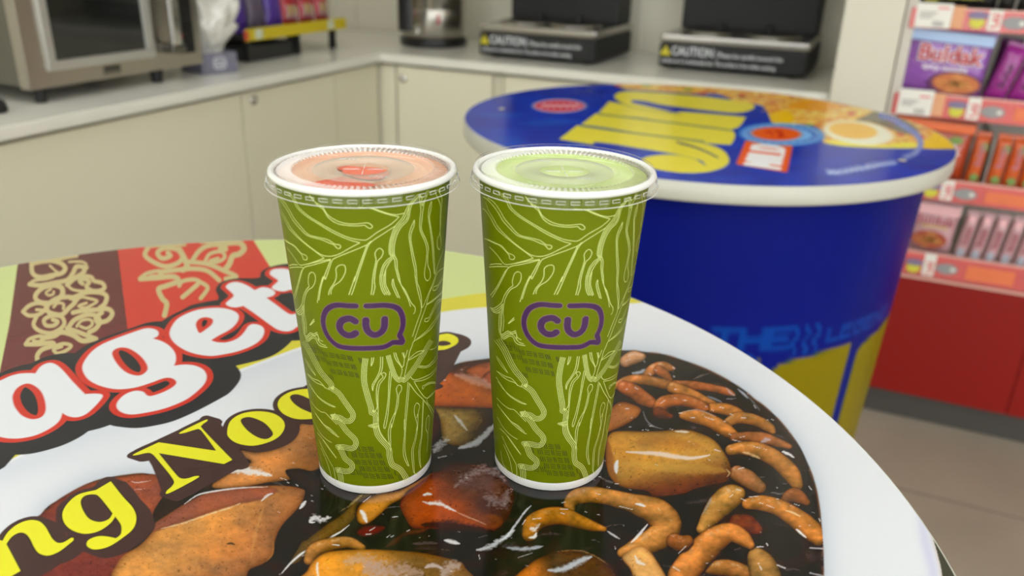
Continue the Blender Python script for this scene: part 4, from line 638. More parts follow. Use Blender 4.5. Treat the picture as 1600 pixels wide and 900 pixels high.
LN = """K1 120,60 180,120 220,200 300,275 400,340 560,430 700,490 820,510 870,500 960,435 K2 300,365 382,293 382,293 300,275 200,245 110,212 0,205
K1 100,60 165,125 205,205 290,285 400,355 550,445 700,510 795,535 795,535 700,585 600,640 520,662 440,650 360,600 250,510 150,400 100,310 60,230 35,150
K1 35,210 80,300 130,400 200,475 300,560 380,620 460,680 460,680 380,710 300,735 240,745 210,720 170,660 110,580
K1 310,735 400,712 520,690
K1 900,520 860,555 860,555 780,590 680,630 560,680 530,710 500,800 470,880 K3 400,130 370,230 350,355
K1 520,695 480,800 440,900 K3 390,130 358,240 335,380
K1 520,695 440,720 350,745 270,770 240,850 K3 160,210 125,340
K1 860,555 830,640 780,780 740,900 K3 690,130 660,220 630,305
K2 350,375 250,440 130,520 90,570 60,650 30,740 0,830 K3 680,240 655,305
K1 135,750 160,740 210,742
K1 135,772 180,765 262,770 240,820 K3 145,230 115,320
K1 320,90 350,130 390,165 440,195 490,270 560,320 640,350 740,360 820,352 870,350 910,378 895,400 865,392 835,372 760,378 650,370 570,350 500,300 450,225 400,185 330,100
K1 20,100 80,180 130,260 170,330 230,400 290,460 350,485 430,505 500,535 550,555 585,590 612,580 605,555 560,548 500,510 430,490 340,470 290,440 230,370 180,310 140,240 90,160 40,110
K1 90,510 130,540 180,570 250,650 265,690 295,695 300,670 280,650 240,630 190,570 140,540 80,500
K2 110,205 200,235 280,262 360,272 430,258
K2 660,45 640,100 610,150 600,190 590,150 595,120 580,90 560,85 520,120 465,190 430,262 405,310 345,380 315,450 292,540 288,630 305,665 265,700 225,760 205,840 K4 203,120 205,200 225,270 250,305
K2 645,45 620,100 590,110 570,100 530,130 480,190 447,270 420,320 362,385 330,455 305,540 302,630 318,665 280,710 240,765 222,840 K4 218,120 222,200 240,260 268,305
K2 475,205 460,290 437,330 382,385 345,455 320,545 318,630 330,672 295,715 258,780 240,850 K4 238,120 240,200 260,260 290,308
K2 560,115 530,140 492,200 475,290 450,340 400,390 362,460 338,550 335,640 360,700 365,780 380,840 K4 385,150 400,210 440,265 480,350 500,385 530,420 530,460 515,485
K2 325,672 340,700 345,760 360,820 K4 372,150 395,200 430,270 465,340 488,415
K4 255,80 253,190 275,250 300,300
K2 570,115 575,150 585,230 575,330 578,420 620,520 640,600 635,700 620,800 622,860 645,892 672,860 670,800 650,740 650,660 655,580 630,500 590,410 595,320 605,230 620,150
K2 525,320 520,380 500,430 490,500 510,620 540,760 550,900 K4 570,240 590,330 597,425 640,330 690,210 720,120 K2 745,740 790,620 820,520
K2 525,320 490,400 475,470 485,560 505,680 530,800 K4 530,120 550,240 575,340 588,400 585,460 550,560 505,695
K2 685,145 665,200 655,290 670,400 690,560 700,700 710,830
K2 685,145 680,220 665,300 680,400 700,540 710,680 717,830
K2 710,45 740,110 768,190 765,300 765,430 740,500 740,570 757,600 775,560 770,480 765,450 772,300 778,190 780,110 740,35
K4 820,40 745,90 700,210 660,300 637,395 637,395 700,350 760,300 800,240
K4 795,270 700,360 640,400 620,450 580,560 520,740 520,740 570,700 640,640 700,560 750,490 790,420
K4 785,450 730,540 680,620 600,690 520,740 500,790 480,840 470,895 K6 525,200 525,200 580,170 660,120 672,105 610,120 560,160 525,200 510,260 490,350
K4 780,340 740,360 700,430 660,515 630,525 620,550 640,555 660,540 700,460 745,380 785,350
K4 800,100 770,170 740,215 705,230 700,260 720,260 745,230 790,150
K3 260,225 250,180 260,110 290,92 315,120 315,180 290,230 250,260 225,310 212,380 215,480 230,560 235,660
K3 260,225 230,260 205,320 195,380 180,410 150,445 130,440
K3 205,400 180,440 155,462 135,450
K3 205,420 185,460 160,478 140,465
K3 195,470 175,492 150,480
K3 203,410 200,500 210,590 215,660 235,692 270,660 300,670 335,655
K3 211,420 208,500 218,590 222,680 240,706 280,675 310,685 340,670
K3 190,480 195,560 205,640 218,690 245,722 290,690 320,700 350,740 375,765 415,780
K3 228,715 250,738 290,708 320,720 340,760 370,785 430,797
K3 330,670 345,700 350,740 360,750
K3 340,680 355,720 390,742
K3 305,530 265,590 310,548
K3 440,305 455,250 500,180 515,120 510,60 540,28 585,25 600,60 590,110 550,175 490,220 465,265 465,300
K2 130,900 145,800 165,700 155,640 175,600 205,588 232,620 215,670 180,710 160,800 150,900 K3 875,230 858,305
K2 130,890 K4 132,170 128,240 118,305
K4 370,330 335,260 315,200 325,155 335,210 360,270 388,335
K6 195,485 190,430 230,360 262,280 268,165
K6 195,485 205,430 250,350 282,280 288,165
K6 185,170 182,210 180,250 198,210 203,170
K6 200,690 235,640 230,560 230,470 250,400 290,355 275,325 300,312 318,330 300,370 262,420 245,500 243,580 245,680 245,780 K8 210,280 290,390
K6 355,300 345,400 340,540 320,700 298,810 312,832 335,720 350,560 362,400 372,310
K6 390,125 410,190 465,265 465,320 450,355
K6 408,125 430,190 472,262 490,190 470,125
K6 485,125 495,175 520,100
K6 820,20 780,80 730,100
K6 630,250 700,250 760,200 800,130
K6 620,262 700,265 770,215 810,150
K6 545,350 580,380 650,365 740,320 800,250
K6 800,270 740,345 660,385 580,395 580,395 630,480 690,550 740,530 790,470
K6 535,410 600,500 670,570 720,640 770,740
K6 780,480 700,568 740,640 775,700
K6 780,400 720,405 680,430 660,440 665,468 685,440 730,415 785,412
K8 295,400 285,350 280,270 300,180 340,90 K6 400,700 418,600 425,520 415,470 435,430 462,440 462,480 440,520 430,620 400,720 370,830 K8 310,190 300,280 303,370 300,450
K6 525,400 515,520 500,680 490,850 K8 430,150 432,280 420,400 425,500 465,590
K6 538,415 530,520 515,680 500,850 K8 450,130 440,280 435,420 445,500 475,590
K8 560,665 520,650 505,560 500,440 530,330 550,210 K6 605,860 610,800 585,700 585,640 605,598 632,620 625,670 605,740 K8 558,100 555,220 540,330 515,440 520,560 525,650
K6 665,570 660,680 650,900 K8 580,350 565,450 570,550 585,605
K6 672,575 665,700 655,900 K8 588,360 576,460 580,550 586,605
K8 640,460 645,400 650,290 632,240 635,160 655,115 665,150 655,250 650,290
K5 200,340 150,280 105,200
K5 200,340 140,240 100,180
K5 120,320 160,370 210,410 260,430 300,460 330,470
K5 130,330 180,370 230,390 270,430 290,460
K5 125,380 180,480 240,560 330,620 385,635 330,610 250,560 190,500 140,420
K5 155,580 200,640 250,680 290,690 340,740 400,800
K5 165,640 220,730 280,800 340,840 400,900
K7 60,160 110,260 170,330 230,370
K7 75,90 150,190 220,250 265,300 300,317 250,290 170,220 100,130
K7 90,270 140,330 200,420 275,515 200,410 150,340
K7 110,340 160,450 220,560 250,620 270,740
K7 130,420 190,560 230,700
K7 120,480 150,600 200,690"""
BN = [("K5 70,30 130,130 190,250 240,330 300,400 330,440 325,465 400,520 450,590 500,660 530,710 515,745 480,745 430,715 350,706 345,720 400,780 K7 300,200 360,280 432,352 430,395 400,402 330,388 268,398 300,450 340,530 398,580 395,610 360,618 300,604 262,612 290,670 300,750", -1, 4, 2.3),
      ("K6 105,175 92,280 92,400 120,520 155,640 165,700 200,720 200,800 K8 138,200 155,290 200,360 262,430 270,500 300,590 380,640 440,735", -1, 4, 2.5),
      ("K6 320,155 350,260 390,360 435,402 465,395 492,402 540,360 620,250 760,20", -1, 4, 2.1)]
def parse(s):
    out = []; k = None
    for w in s.split():
        if w in K: k = K[w]
        else: a, b = w.split(','); out.append((k[0]+float(a)/6, k[1]+float(b)/6))
    return out
STR = []     # (list of (theta, z), width in m, material key)
for l in LN.split('\n'):
    q = parse(l)
    STR.append((px2cup(cat(q, closed=False, n=5), CL), .00036, 'line'))
for s_, sg, n_, sp in BN:
    q = cat(parse(s_), closed=False, n=5); d = np.gradient(q, axis=0); L = np.hypot(d[:, 0], d[:, 1])[:, None]+1e-6; nn = np.c_[d[:, 1], -d[:, 0]]/L*-sg
    if s_.startswith('K5'): nn = -nn
    for k in range(n_): STR.append((px2cup(q-nn*sp*k*(-1 if s_.startswith('K6 105') or s_.startswith('K6 320') else 1), CL), .00033, 'line'))
def hatch(k, x, y, seq, sl=.17):
    for ch in seq:
        if ch in '321':
            for j in range(int(ch)): STR.append((px2cup(T(*K[k], 6, [(x, y), (x+20, y+48)]), CL), .00036, 'ink')); x += 17; y += 17*sl
            x += 8
        else:
            for j in range(3): STR.append((px2cup(T(*K[k], 6, [(x+j*5, y+4+j*18), (x+52+j*5, y+14+j*17)]), CL), .00034, 'ink'))
            x += 66; y += 66*sl
for a in (('K5', 262, 115, '3e2e3'), ('K5', 600, 175, '2'), ('K5', 295, 195, '3e2e3'), ('K5', 335, 275, '3e2e2'), ('K5', 105, 30, 'e3'), ('K5', 150, 75, 'e3'), ('K5', 183, 150, 'e3'), ('K5', 248, 318, 'e3')): hatch(*a)
for a in (('K7', 355, 400, '2e2e3'), ('K7', 415, 460, '3e2e3'), ('K7', 330, 445, '3'), ('K7', 445, 527, '3e2e3'), ('K7', 378, 520, '2'), ('K7', 488, 590, '3e2e3'), ('K7', 395, 585, '3'), ('K7', 520, 655, '3e2e3'), ('K7', 285, 620, 'e2e3'), ('K7', 815, 632, '1'), ('K7', 850, 672, '2')): hatch(*a, .03)
LOGO = [([(695, 408), (620, 406), (530, 399), (470, 412), (420, 448), (394, 510), (391, 570), (408, 640), (452, 715), (520, 775), (600, 798), (720, 805), (860, 802), (940, 796), (990, 780), (1040, 750), (1040, 750), (1090, 748), (1125, 752), (1136, 746), (1136, 746), (1122, 710), (1104, 682), (1104, 682), (1130, 620), (1138, 560), (1130, 500), (1098, 440), (1040, 410), (950, 401), (870, 405), (795, 408)], 46),
        ([(690, 552), (655, 530), (612, 528), (565, 548), (543, 592), (560, 645), (610, 680), (662, 681), (694, 662)], 58), ([(790, 540), (792, 600), (815, 650), (872, 680), (932, 655), (962, 605), (966, 530)], 56)]
for pts, w in LOGO:
    q = px2cup(cat(T(440, 410, 6, pts), closed=False, n=6), CL); STR.append((q, w/6*.00034+.00055, 'pink')); STR.append((q, w/6*.00034, 'purple'))
M_cup = mat('green_cup_print', (98, 109, 0), .4, spec=.15); M_cupw = mat('white_paper', (222, 221, 216), .45)
M_line = mat('pale_line_ink', (194, 204, 120), .4); M_dink = mat('dark_olive_ink', (22, 28, 3), .4); M_purp = mat('purple_ink', (60, 20, 74), .38); M_pink = mat('mauve_outline_ink', (138, 110, 90), .4)
M_clear = clear('clear_lid_plastic'); M_rib_bright = clear('ribbed_lid_plastic', frost=.5, rough=.15); M_rib_dark = clear('ribbed_lid_groove', tint=(.84, .80, .78), frost=.03, rough=.1); M_frost = clear('frosted_lid_disc', tint=(.93, .93, .9), frost=.34, rough=.25, fcol=(.55, .55, .46)); M_edge = clear('lid_edge_painted_glint', frost=.55, rough=.1)  # whitish frost of the edge plastic paints bright lines along the clear lid
SM = dict(line=(M_line, .00006), ink=(M_dink, .00005), pink=(M_pink, .00008), purple=(M_purp, .00014))
def cup(c, dth, drink, name, label):
    t = empty('paper_cup', (c[0], c[1], ZT), label=label, cat='cup', group=None)
    b = MB(); n = 128
    b.lathe([(cup_r(.0052), .0052), (cup_r(.03), .03), (cup_r(.08), .08), (cup_r(.12), .12), (cup_r(HR-.0012), HR-.0012)], M_cup, n)
    for pts, w, key in STR:
        m, off = SM[key]; P = [pts[0]]
        for p in pts[1:]:
            q = P[-1]; L = math.hypot((p[0]-q[0])*.036, p[1]-q[1])
            if L < 1e-5: continue
            for k in range(1, int(L/.0015)+1): P.append((q[0]+(p[0]-q[0])*k/(int(L/.0015)+1), q[1]+(p[1]-q[1])*k/(int(L/.0015)+1)))
            P.append(p)
        if len(P) < 2: continue
        A = np.array([(a*.036, z) for a, z in P]); d = np.gradient(A, axis=0); d /= np.hypot(d[:, 0], d[:, 1])[:, None]+1e-9; nn = np.c_[-d[:, 1], d[:, 0]]*w/2
        def pt(a, z, o=off): r = cup_r(z)+o; return (r*math.cos(a/.036+dth), r*math.sin(a/.036+dth), z)
        vs = []; fs = []
        for i in range(len(A)): vs.append(pt(*(A[i]+nn[i]))); vs.append(pt(*(A[i]-nn[i])))
        for i in range(len(A)-1): fs.append((2*i, 2*i+1, 2*i+3, 2*i+2))
        b.add(vs, fs, m)
        if key in ('pink', 'purple'):
            for e in (A[0], A[-1]):
                vs = [pt(e[0], e[1])]+[pt(e[0]+w/2*math.cos(k*math.pi/10), e[1]+w/2*math.sin(k*math.pi/10)) for k in range(20)]
                b.add(vs, [(0, 1+k, 1+(k+1) % 20) for k in range(20)], m)
    b.build('cup_body', t)
    w = MB(); w.lathe([(cup_r(0)-.004, .003), (cup_r(0)-.0035, .0003), (cup_r(0)-.0003, .0), (cup_r(0)+.0002, .0006), (cup_r(.0053)-.00001, .0053)], M_cupw, n).build('base_ring', t, label='white paper base band')
    rm = MB(); prof = [(.0433+.0016*math.cos(a), HR+.0016*math.sin(a)) for a in np.linspace(0, 2*math.pi, 17)]; rm.lathe(prof, M_cupw, n)
    rm.lathe([(.0415, HR), (.0406, HR-.004), (.0396, HR-.012), (.030, .004), (0, .004)], M_cupw, n).build('rim', t, label='white rolled rim')
    dk = MB(); zl = HR-.0034; rl = .0402
    dk.lathe([(0, zl), (rl-.001, zl), (rl, zl+.0005), (rl+.0002, zl+.002)], drink, 64)
    dk.build('drink', t)
    if name == 'w':
        pb = MB(); mpulp = mat('pink_pulp', (240, 112, 84), .4, noise=.2, nscale=300)
        for (x, y, rx, ry) in ((.0, .002, .012, .010), (-.010, .004, .008, .005), (.004, -.003, .009, .006)):
            pb.add([(x+rx*math.cos(k*.2618), y+ry*math.sin(k*.2618), zl+.0009) for k in range(24)]+[(x, y, zl+.002)], [(k, (k+1) % 24, 24) for k in range(24)], mpulp, True)
        pb.add([(x, y, zl+.0007) for x, y in ((-.014, -.030), (.012, -.036), (.017, -.014), (-.006, -.010))], [(0, 1, 2, 3)], mpulp)
        pb.build('fruit_pulp', t)
    # clear lid
    l = MB(); R = .0455
    l.lathe([(R+.0006, HR-.0058), (R+.0009, HR-.0055), (R+.0002, HR-.0050), (R, HR-.0042), (R-.0001, HR-.001), (R-.0012, HR+.0021), (.0438, HR+.0031), (.0424, HR+.0026), (.0417, HR+.0008), (.0414, HR-.0010)], M_clear, n)
    l.lathe([(.0335, HR), (.0325, HR-.0014), (.0250, HR-.0016), (.0244, HR-.0004)], M_clear, n)
    l.build('lid', t, label='clear plastic lid')
    lo = [o for o in bpy.data.objects if o.parent == t and o.name.startswith('lid')][-1]
    rb = MB(); N = 85; vs = []
    for r_, z in ((.0414, HR-.0010), (.0406, HR+.0002), (.0345, HR+.0004), (.0335, HR)):
        for k in range(N*2): a = math.pi*k/N; up = .0006*(k % 2) if r_ in (.0406, .0345) else 0; vs.append((r_*math.cos(a), r_*math.sin(a), z+up))
    M2 = 2*N; fs = [(i*M2+k, i*M2+(k+1) % M2, (i+1)*M2+(k+1) % M2, (i+1)*M2+k) for i in range(3) for k in range(M2)]; rb.add(vs, [f for q, f in enumerate(fs) if q % 2], M_rib_bright); b0 = len(rb.v)-len(vs); mi_ = rb.mi(M_rib_dark); [(rb.f.append(list(f)), rb.m.append(mi_), rb.sm.append(False)) for q, f in enumerate(fs) if not q % 2]; rb.build('ribbed_ring', lo)  # faces alternate milky and dark to paint light and shade on the ribs
    MB().lathe([(.0244, HR-.0004), (.0240, HR+.0001), (.0126, HR+.0001), (.0122, HR-.0007)], M_frost, 96).build('frosted_disc', lo)
    cr = MB(); cr.lathe([(.0122, HR-.0007), (0, HR-.0007)], M_clear, 64)
    for k in range(4): a = k*math.pi/2+.5; cr.tube([(.002*math.cos(a), .002*math.sin(a), HR-.0005), (.0095*math.cos(a), .0095*math.sin(a), HR-.0005)], .00022, M_edge, 6)
    cr.build('straw_flap', lo)
    for s0, a0 in ((.0, -1.05+YAW), (1., 2.2+YAW)):
        em = MB(); cx, cy = .0185*math.cos(a0), .0185*math.sin(a0); ex = Vector((math.cos(YAW), math.sin(YAW), 0)); ey = Vector((-math.sin(YAW), math.cos(YAW), 0))
        for k in range(4):
            o = Vector((cx, cy, HR+.00025))+ex*(k-1.5)*.0022; em.tube([o-ey*.0012, o+ey*.0012, o+ex*.0012+ey*.0012, o+ex*.0012-ey*.0006], .00018, M_edge, 5)
        em.build('embossed_mark', lo)
    sk = MB()
    for k in range(44):                       # locking tabs around the skirt
        a = 2*math.pi*k/44; a2 = a+2*math.pi/44*.62
        pts = [(R+.0001)*np.array((math.cos(x), math.sin(x), 0))+np.array((0, 0, z)) for x, z in ((a, HR-.0024), (a2, HR-.0024), (a2, HR-.0038), (a, HR-.0038), (a, HR-.0024))]
        sk.tube([tuple(p) for p in pts], .00017, M_edge, 5)
    sk.build('locking_tabs', lo)
    MB().lathe([(R+.0008+.00022*math.cos(a), HR-.0057+.00022*math.sin(a)) for a in np.linspace(0, 2*math.pi, 9)], M_edge, n).build('flange_edge', lo)
    return t
cup(CL, 0, mat('pink_melon_drink', (240, 196, 166), .25), 'w', 'left green paper cup with a clear lid over a pink drink')
cR_ang = px2cup([(881.5, 510)], CR)[0][0]; cL_ang = px2cup([(567, 510)], CL)[0][0]
cup(CR, cR_ang-cL_ang, mat('pale_green_drink', (212, 230, 158), .25), 'g', 'right green paper cup with a clear lid over a pale green drink')

# ------------------------------------------------------------------ things on the left counter
def bxo(n, parent, *a, **k): lab = k.pop('label', None); return MB().box(*a, **k).build(n, parent, label=lab)
# microwave, door facing +x
UX = -1.575; v0, v1 = 1.169, 1.655; z0, z1 = .911, 1.215; D = .40
mw = empty('microwave_oven', (UX-D/2, (v0+v1)/2, ZW), label='stainless steel microwave oven with dark door glass standing on the left counter', cat='microwave')
def L(x0, x1, y0, y1, za, zb): c = (UX-D/2, (v0+v1)/2, ZW); return (x0-c[0], x1-c[0], y0-c[1], y1-c[1], za-c[2], zb-c[2])
b = MB().box(*L(UX-D, UX-.03, v0+.004, v1-.004, z0+.004, z1), M_steeld, .004)
for k in range(14): b.box(*L(UX-D+.06+k*.016, UX-D+.066+k*.016, v0+.0025, v0+.0045, z0+.06, z0+.14), M_black)
b.build('case', mw)
fr = MB().box(*L(UX-.03, UX, v0, v1, z0, z0+.045), M_steel, .002).box(*L(UX-.03, UX, v0, v0+.052, z0+.045, z1), M_steel, .002).box(*L(UX-.03, UX, 1.497, v1, z0+.045, z1), M_steel, .002).box(*L(UX-.03, UX, v0+.052, 1.497, z1-.03, z1), M_steel, .002)
fr.build('front_frame', mw)
M_sil = mat('satin_silver_trim', (196, 196, 190), .35, metal=.7)
dr = MB().box(*L(UX-.01, UX+.010, 1.213, 1.497, z0+.033, z0+.053), M_sil, .003).box(*L(UX-.01, UX+.010, 1.213, 1.233, z0+.053, z1-.012), M_sil, .003).box(*L(UX-.01, UX+.010, 1.474, 1.497, z0+.053, z1-.012), M_sil, .003).box(*L(UX-.01, UX+.010, 1.233, 1.474, z1-.035, z1-.012), M_sil, .003)
dd = dr.build('door', mw); MB().box(*L(UX-.009, UX+.004, 1.2325, 1.4745, z0+.0525, z1-.0345), M_mirror).build('door_glass', dd)
h = MB().tube([tuple(np.array((UX+.008, 1.535, z1-.03))-np.array((UX-D/2, (v0+v1)/2, ZW))), tuple(np.array((UX+.035, 1.535, z1-.03))-np.array((UX-D/2, (v0+v1)/2, ZW)))], .007, M_chrome)
h.box(*L(UX+.028, UX+.042, 1.526, 1.553, z0+.055, z1-.02), M_chrome, .006).box(*L(UX-.002, UX+.044, 1.521, 1.562, z0+.038, z0+.060), M_steeld, .008); h.build('handle', dd)
pn = MB().box(*L(UX-.002, UX+.003, 1.578, 1.632, z0+.03, z1-.012), M_blackm, .003).build('control_panel', mw)
g = MB()
for k in range(9):
    for j in range(2): a = L(UX+.0025, UX+.0045, 1.588+j*.020, 1.603+j*.020, z0+.052+k*.026, z0+.066+k*.026); g.box(*a, M_black, .002)
g.build('key_pads', pn)
bxo('stop_button', pn, *L(UX+.0025, UX+.006, 1.579, 1.590, z0+.066, z0+.078), mat('red_key', (196, 44, 40), .4), .002, label='small red button'); bxo('start_button', pn, *L(UX+.0025, UX+.006, 1.579, 1.590, z0+.048, z0+.058), mat('teal_key', (60, 150, 140), .4), .002, label='small teal button')
bg = MB().box(*L(UX-.001, UX+.002, 1.352, 1.398, z0+.008, z0+.027), M_steeld, .001)
for k in range(6): bg.box(*L(UX+.001, UX+.0028, 1.355+k*.0068, 1.3602+k*.0068, z0+.0185, z0+.0245), M_black)
bg.build('badge', mw)
for (x, y) in ((UX-.022, 1.205), (UX-.022, 1.52), (UX-D+.04, 1.205), (UX-D+.04, 1.62)):
    c = (UX-D/2, (v0+v1)/2, ZW); MB().lathe([(0, .0005), (.011, .0005), (.012, .004), (.016, .034), (0, .034)], M_blackm, 20, (x-c[0], y-c[1], 0)).build('foot', mw)
q = onz(-8, 176, ZW)
tag(MB().lathe([(.0, .028), (.012, .027), (.020, .022), (.024, .012), (.024, .003), (.022, .0005), (0, .0005)], M_blackm, 32).build('rubber_stopper'), 'small round black stopper on the worktop at the left edge of the photo', 'stopper').location = (q[0], q[1], ZW)
# grey box with a bag in it
M_gbox = mat('grey_violet_card', (116, 114, 130), .5)
p0 = onz(318, 117, ZW); p1 = onz(373, 112, ZW)
cx = onz(345, 115, ZW); ang = math.atan2(p1[1]-p0[1], p1[0]-p0[0]); wbx = math.hypot(*(p1-p0)[:2])
gb = empty('holder_box', (cx[0], cx[1], ZW), ang, label='small grey box with a round white emblem on the left counter, open at the top', cat='box')
hh = .052; b = MB().box(-wbx/2, wbx/2, 0, .0015, .0005, hh, M_gbox).box(-wbx/2, wbx/2, .1185, .12, .0005, hh, M_gbox).box(-wbx/2, -wbx/2+.0015, .0015, .1185, .0005, hh, M_gbox).box(wbx/2-.0015, wbx/2, .0015, .1185, .0005, hh, M_gbox).box(-wbx/2+.001, wbx/2-.001, .001, .119, .0005, .002, M_gbox)
b.build('carton', gb)
e = MB(); M_eml = mat('white_emblem', (214, 214, 220), .5)
def flat_stroke(mb, pts, w, m, fn, closed=False):
    A = cat(pts, closed=closed, n=6) if len(pts) > 2 else np.array(pts, float)
    if closed: A = np.vstack([A, A[:1]])
    d = np.gradient(A, axis=0); d /= np.hypot(d[:, 0], d[:, 1])[:, None]+1e-9; nn = np.c_[-d[:, 1], d[:, 0]]*w/2
    vs = []; 
    for i in range(len(A)): vs += [fn(*(A[i]+nn[i])), fn(*(A[i]-nn[i]))]
    mb.add(vs, [(2*i, 2*i+1, 2*i+3, 2*i+2) for i in range(len(A)-1)], m)
fn = lambda x, y: (x, -.0006, y)
flat_stroke(e, [(-.016, .026), (-.012, .038), (0, .040), (.012, .038), (.017, .026), (.012, .015), (0, .013), (-.012, .015)], .003, M_eml, fn, True)
flat_stroke(e, [(-.002, .032), (-.008, .031), (-.009, .025), (-.006, .020), (-.001, .021)], .003, M_eml, fn); flat_stroke(e, [(.002, .032), (.002, .024), (.005, .020), (.009, .024), (.009, .032)], .003, M_eml, fn); e.build('emblem', gb)
bm = bmesh.new(); bmesh.ops.create_icosphere(bm, subdivisions=5, radius=1)
from mathutils import noise as mn
for v in bm.verts:
    p = v.co.copy(); zt = (p.z+1)/2; wv = .44+.95*max(0, zt-.30)**.8; n_ = mn.fractal(p*2.3+Vector((3, 1, 7)), .9, 2.1, 5); fold = .10*math.sin(math.atan2(p.y, p.x)*9+6*zt)*zt
    v.co = Vector((p.x*.058*wv*(1+.30*n_+fold)+.012*zt, p.y*.058*wv*(1+.30*n_+fold), -.005+.150*zt+.02*n_*zt))
me = bpy.data.meshes.new('plastic_bag'); bm.to_mesh(me); bm.free(); me.materials.append(mat('thin_white_plastic', (232, 230, 222), .3, noise=.06, nscale=40)); me.polygons.foreach_set('use_smooth', np.ones(len(me.polygons), bool))
o = tag(link('plastic_bag', me), 'crumpled white plastic bag bunched up out of the grey box', 'bag')
o.location = tuple(np.array((cx[0], cx[1], ZW+.014))+np.array((-math.sin(ang)*.06, math.cos(ang)*.06, 0))); o.scale = (1.65, 1.3, 1.2); o.rotation_euler = (0, 0, ang+.4)

# ------------------------------------------------------------------ foil packs
def pillow(w, h, t, m, back=None, nx=20, nz=28, crimp=.012, seed=0):
    """upright pillow pack: width along x, height along z, bulging along y, crimped top and bottom"""
    rs = np.random.RandomState(seed); vs = []; fs = []; mb = MB()
    for sgn in (-1, 1):
        base = len(vs)
        for j in range(nz+1):
            for i in range(nx+1):
                x = -1+2*i/nx; z = -1+2*j/nz; zz_ = z*h/2; inner = min(1, (1-abs(z))*h/2/crimp-1)
                bul = max(0, inner) if inner < 1 else 1; az = max(0, 1-(abs(z)*h/2/(h/2-crimp))**3) if abs(zz_) < h/2-crimp else 0
                th_ = t/2*(az**.55)*(max(0, 1-abs(x)**3.2)**.6)+.0006
                wr = .0012*math.sin(x*13+z*3+seed)*az*(1-abs(x))+.0008*math.sin(z*22+x*5+seed)*az
                vs.append((x*w/2*(1-.05*az*(1 if abs(x) > .9 else 0)), sgn*(th_+wr*.6)+(.0006*((i % 2)*2-1) if az == 0 else 0), zz_+h/2))
        for j in range(nz):
            for i in range(nx): a = base+j*(nx+1)+i; fs.append((a, a+1, a+nx+2, a+nx+1))
    mb.add(vs, fs, m, True); return mb
# snack rack on the left counter
M_yel = mat('yellow_price_strip', (208, 186, 36), .35)
X0 = -1.62; ya, yb = 1.87, 2.35
rk = empty('snack_rack', (X0-.1, (ya+yb)/2, ZW), label='low black wire rack with a yellow price strip on the left counter near the corner', cat='rack'); o3 = (X0-.1, (ya+yb)/2, ZW)
LL = lambda x0, x1, y0, y1, za, zb: (x0-o3[0], x1-o3[0], y0-o3[1], y1-o3[1], za-o3[2], zb-o3[2])
bxo('tray', rk, *LL(X0-.22, X0-.002, ya, yb, .940, .948), M_blackm, .001); bxo('price_strip', rk, *LL(X0-.002, X0+.002, ya, yb, .941, .974), M_yel, .0008, label='yellow price strip')
bxo('back_rail', rk, *LL(X0-.222, X0-.216, ya, yb, .948, 1.08), M_blackm, .001)
for y in (ya+.04, yb-.10): bxo('price_label', rk, *LL(X0+.0022, X0+.003, y, y+.03, .945, .970), mat('label_green_white', (206, 214, 190), .5), label='pale paper price label')
bxo('end_label', rk, *LL(X0+.0022, X0+.003, ya-.006, ya+.012, .944, .970), mat('orange_red_label', (206, 84, 50), .5), label='orange red label at the end')
for y in (2.13, 2.315):
    for x in (X0-.03, X0-.2): bxo('leg', rk, *LL(x-.008, x+.008, y-.010, y+.010, ZW+.0005, .940), M_blackm, .002)
for x in (X0-.03, X0-.2): bxo('leg', rk, *LL(x-.008, x+.008, ya+.03, ya+.05, ZW+.0005, .940), M_blackm, .002)
tag(bxo('floor_tray', None, X0-.21, X0-.02, 1.90, 2.10, ZW+.0005, ZW+.045, mat('dark_tray', (44, 44, 42), .5), .004), 'dark flat box lying on the counter under the snack rack', 'box')
M_pu = mat('purple_snack_foil', (84, 54, 150), .3, noise=.25, nscale=22, coat=.3); M_gy = mat('grey_purple_snack_foil', (96, 84, 104), .35, noise=.3, nscale=20); M_rd = mat('red_snack_foil', (172, 40, 52), .3, noise=.45, nscale=30, coat=.3); M_wy = mat('white_snack_foil', (214, 208, 206), .35, noise=.2, nscale=20)
for k, (y, m, lb) in enumerate(((1.905, M_pu, 'purple snack pouch on the snack rack, nearest to the plastic bag'), (1.985, M_gy, 'dull grey purple snack pouch between the two brighter purple ones on the snack rack'), (2.06, M_pu, 'purple snack pouch on the snack rack, next to the red pouches'), (2.135, M_rd, 'red snack pouch on the snack rack, leaning next to the purple pouches'), (2.215, M_rd, 'red snack pouch in the middle of the red ones on the snack rack'), (2.295, M_rd, 'red snack pouch on the snack rack, nearest to the room corner'))):
    mb = pillow(.072, .17, .036, m, seed=k)
    if k >= 3:
        for s_ in range(5): flat_stroke(mb, [(-.026+s_*.011, .02+.012*(s_ % 2)), (-.020+s_*.011, .045), (-.024+s_*.011, .06)], .006, (M_wy, M_yel)[s_ % 2], lambda x, z: (x, -.0205+abs(x)*.12, z))
    o = mb.build('snack_pouch'); tag(o, lb, 'snack', None); o.rotation_mode = 'XYZ'; o.matrix_world = Matrix.Translation((X0-.05, y, .958))@Matrix.Rotation(math.radians(-13), 4, 'Y')@Matrix.Rotation(math.pi/2, 4, 'Z')@Matrix.Rotation(math.radians(4), 4, 'Y')
o = pillow(.11, .17, .03, M_wy, seed=9).build('snack_pouch'); tag(o, 'white and red snack pouch standing behind the red ones on the snack rack', 'snack'); o.matrix_world = Matrix.Translation((X0-.125, 2.17, .956))@Matrix.Rotation(math.radians(-13), 4, 'Y')@Matrix.Rotation(math.pi/2, 4, 'Z')

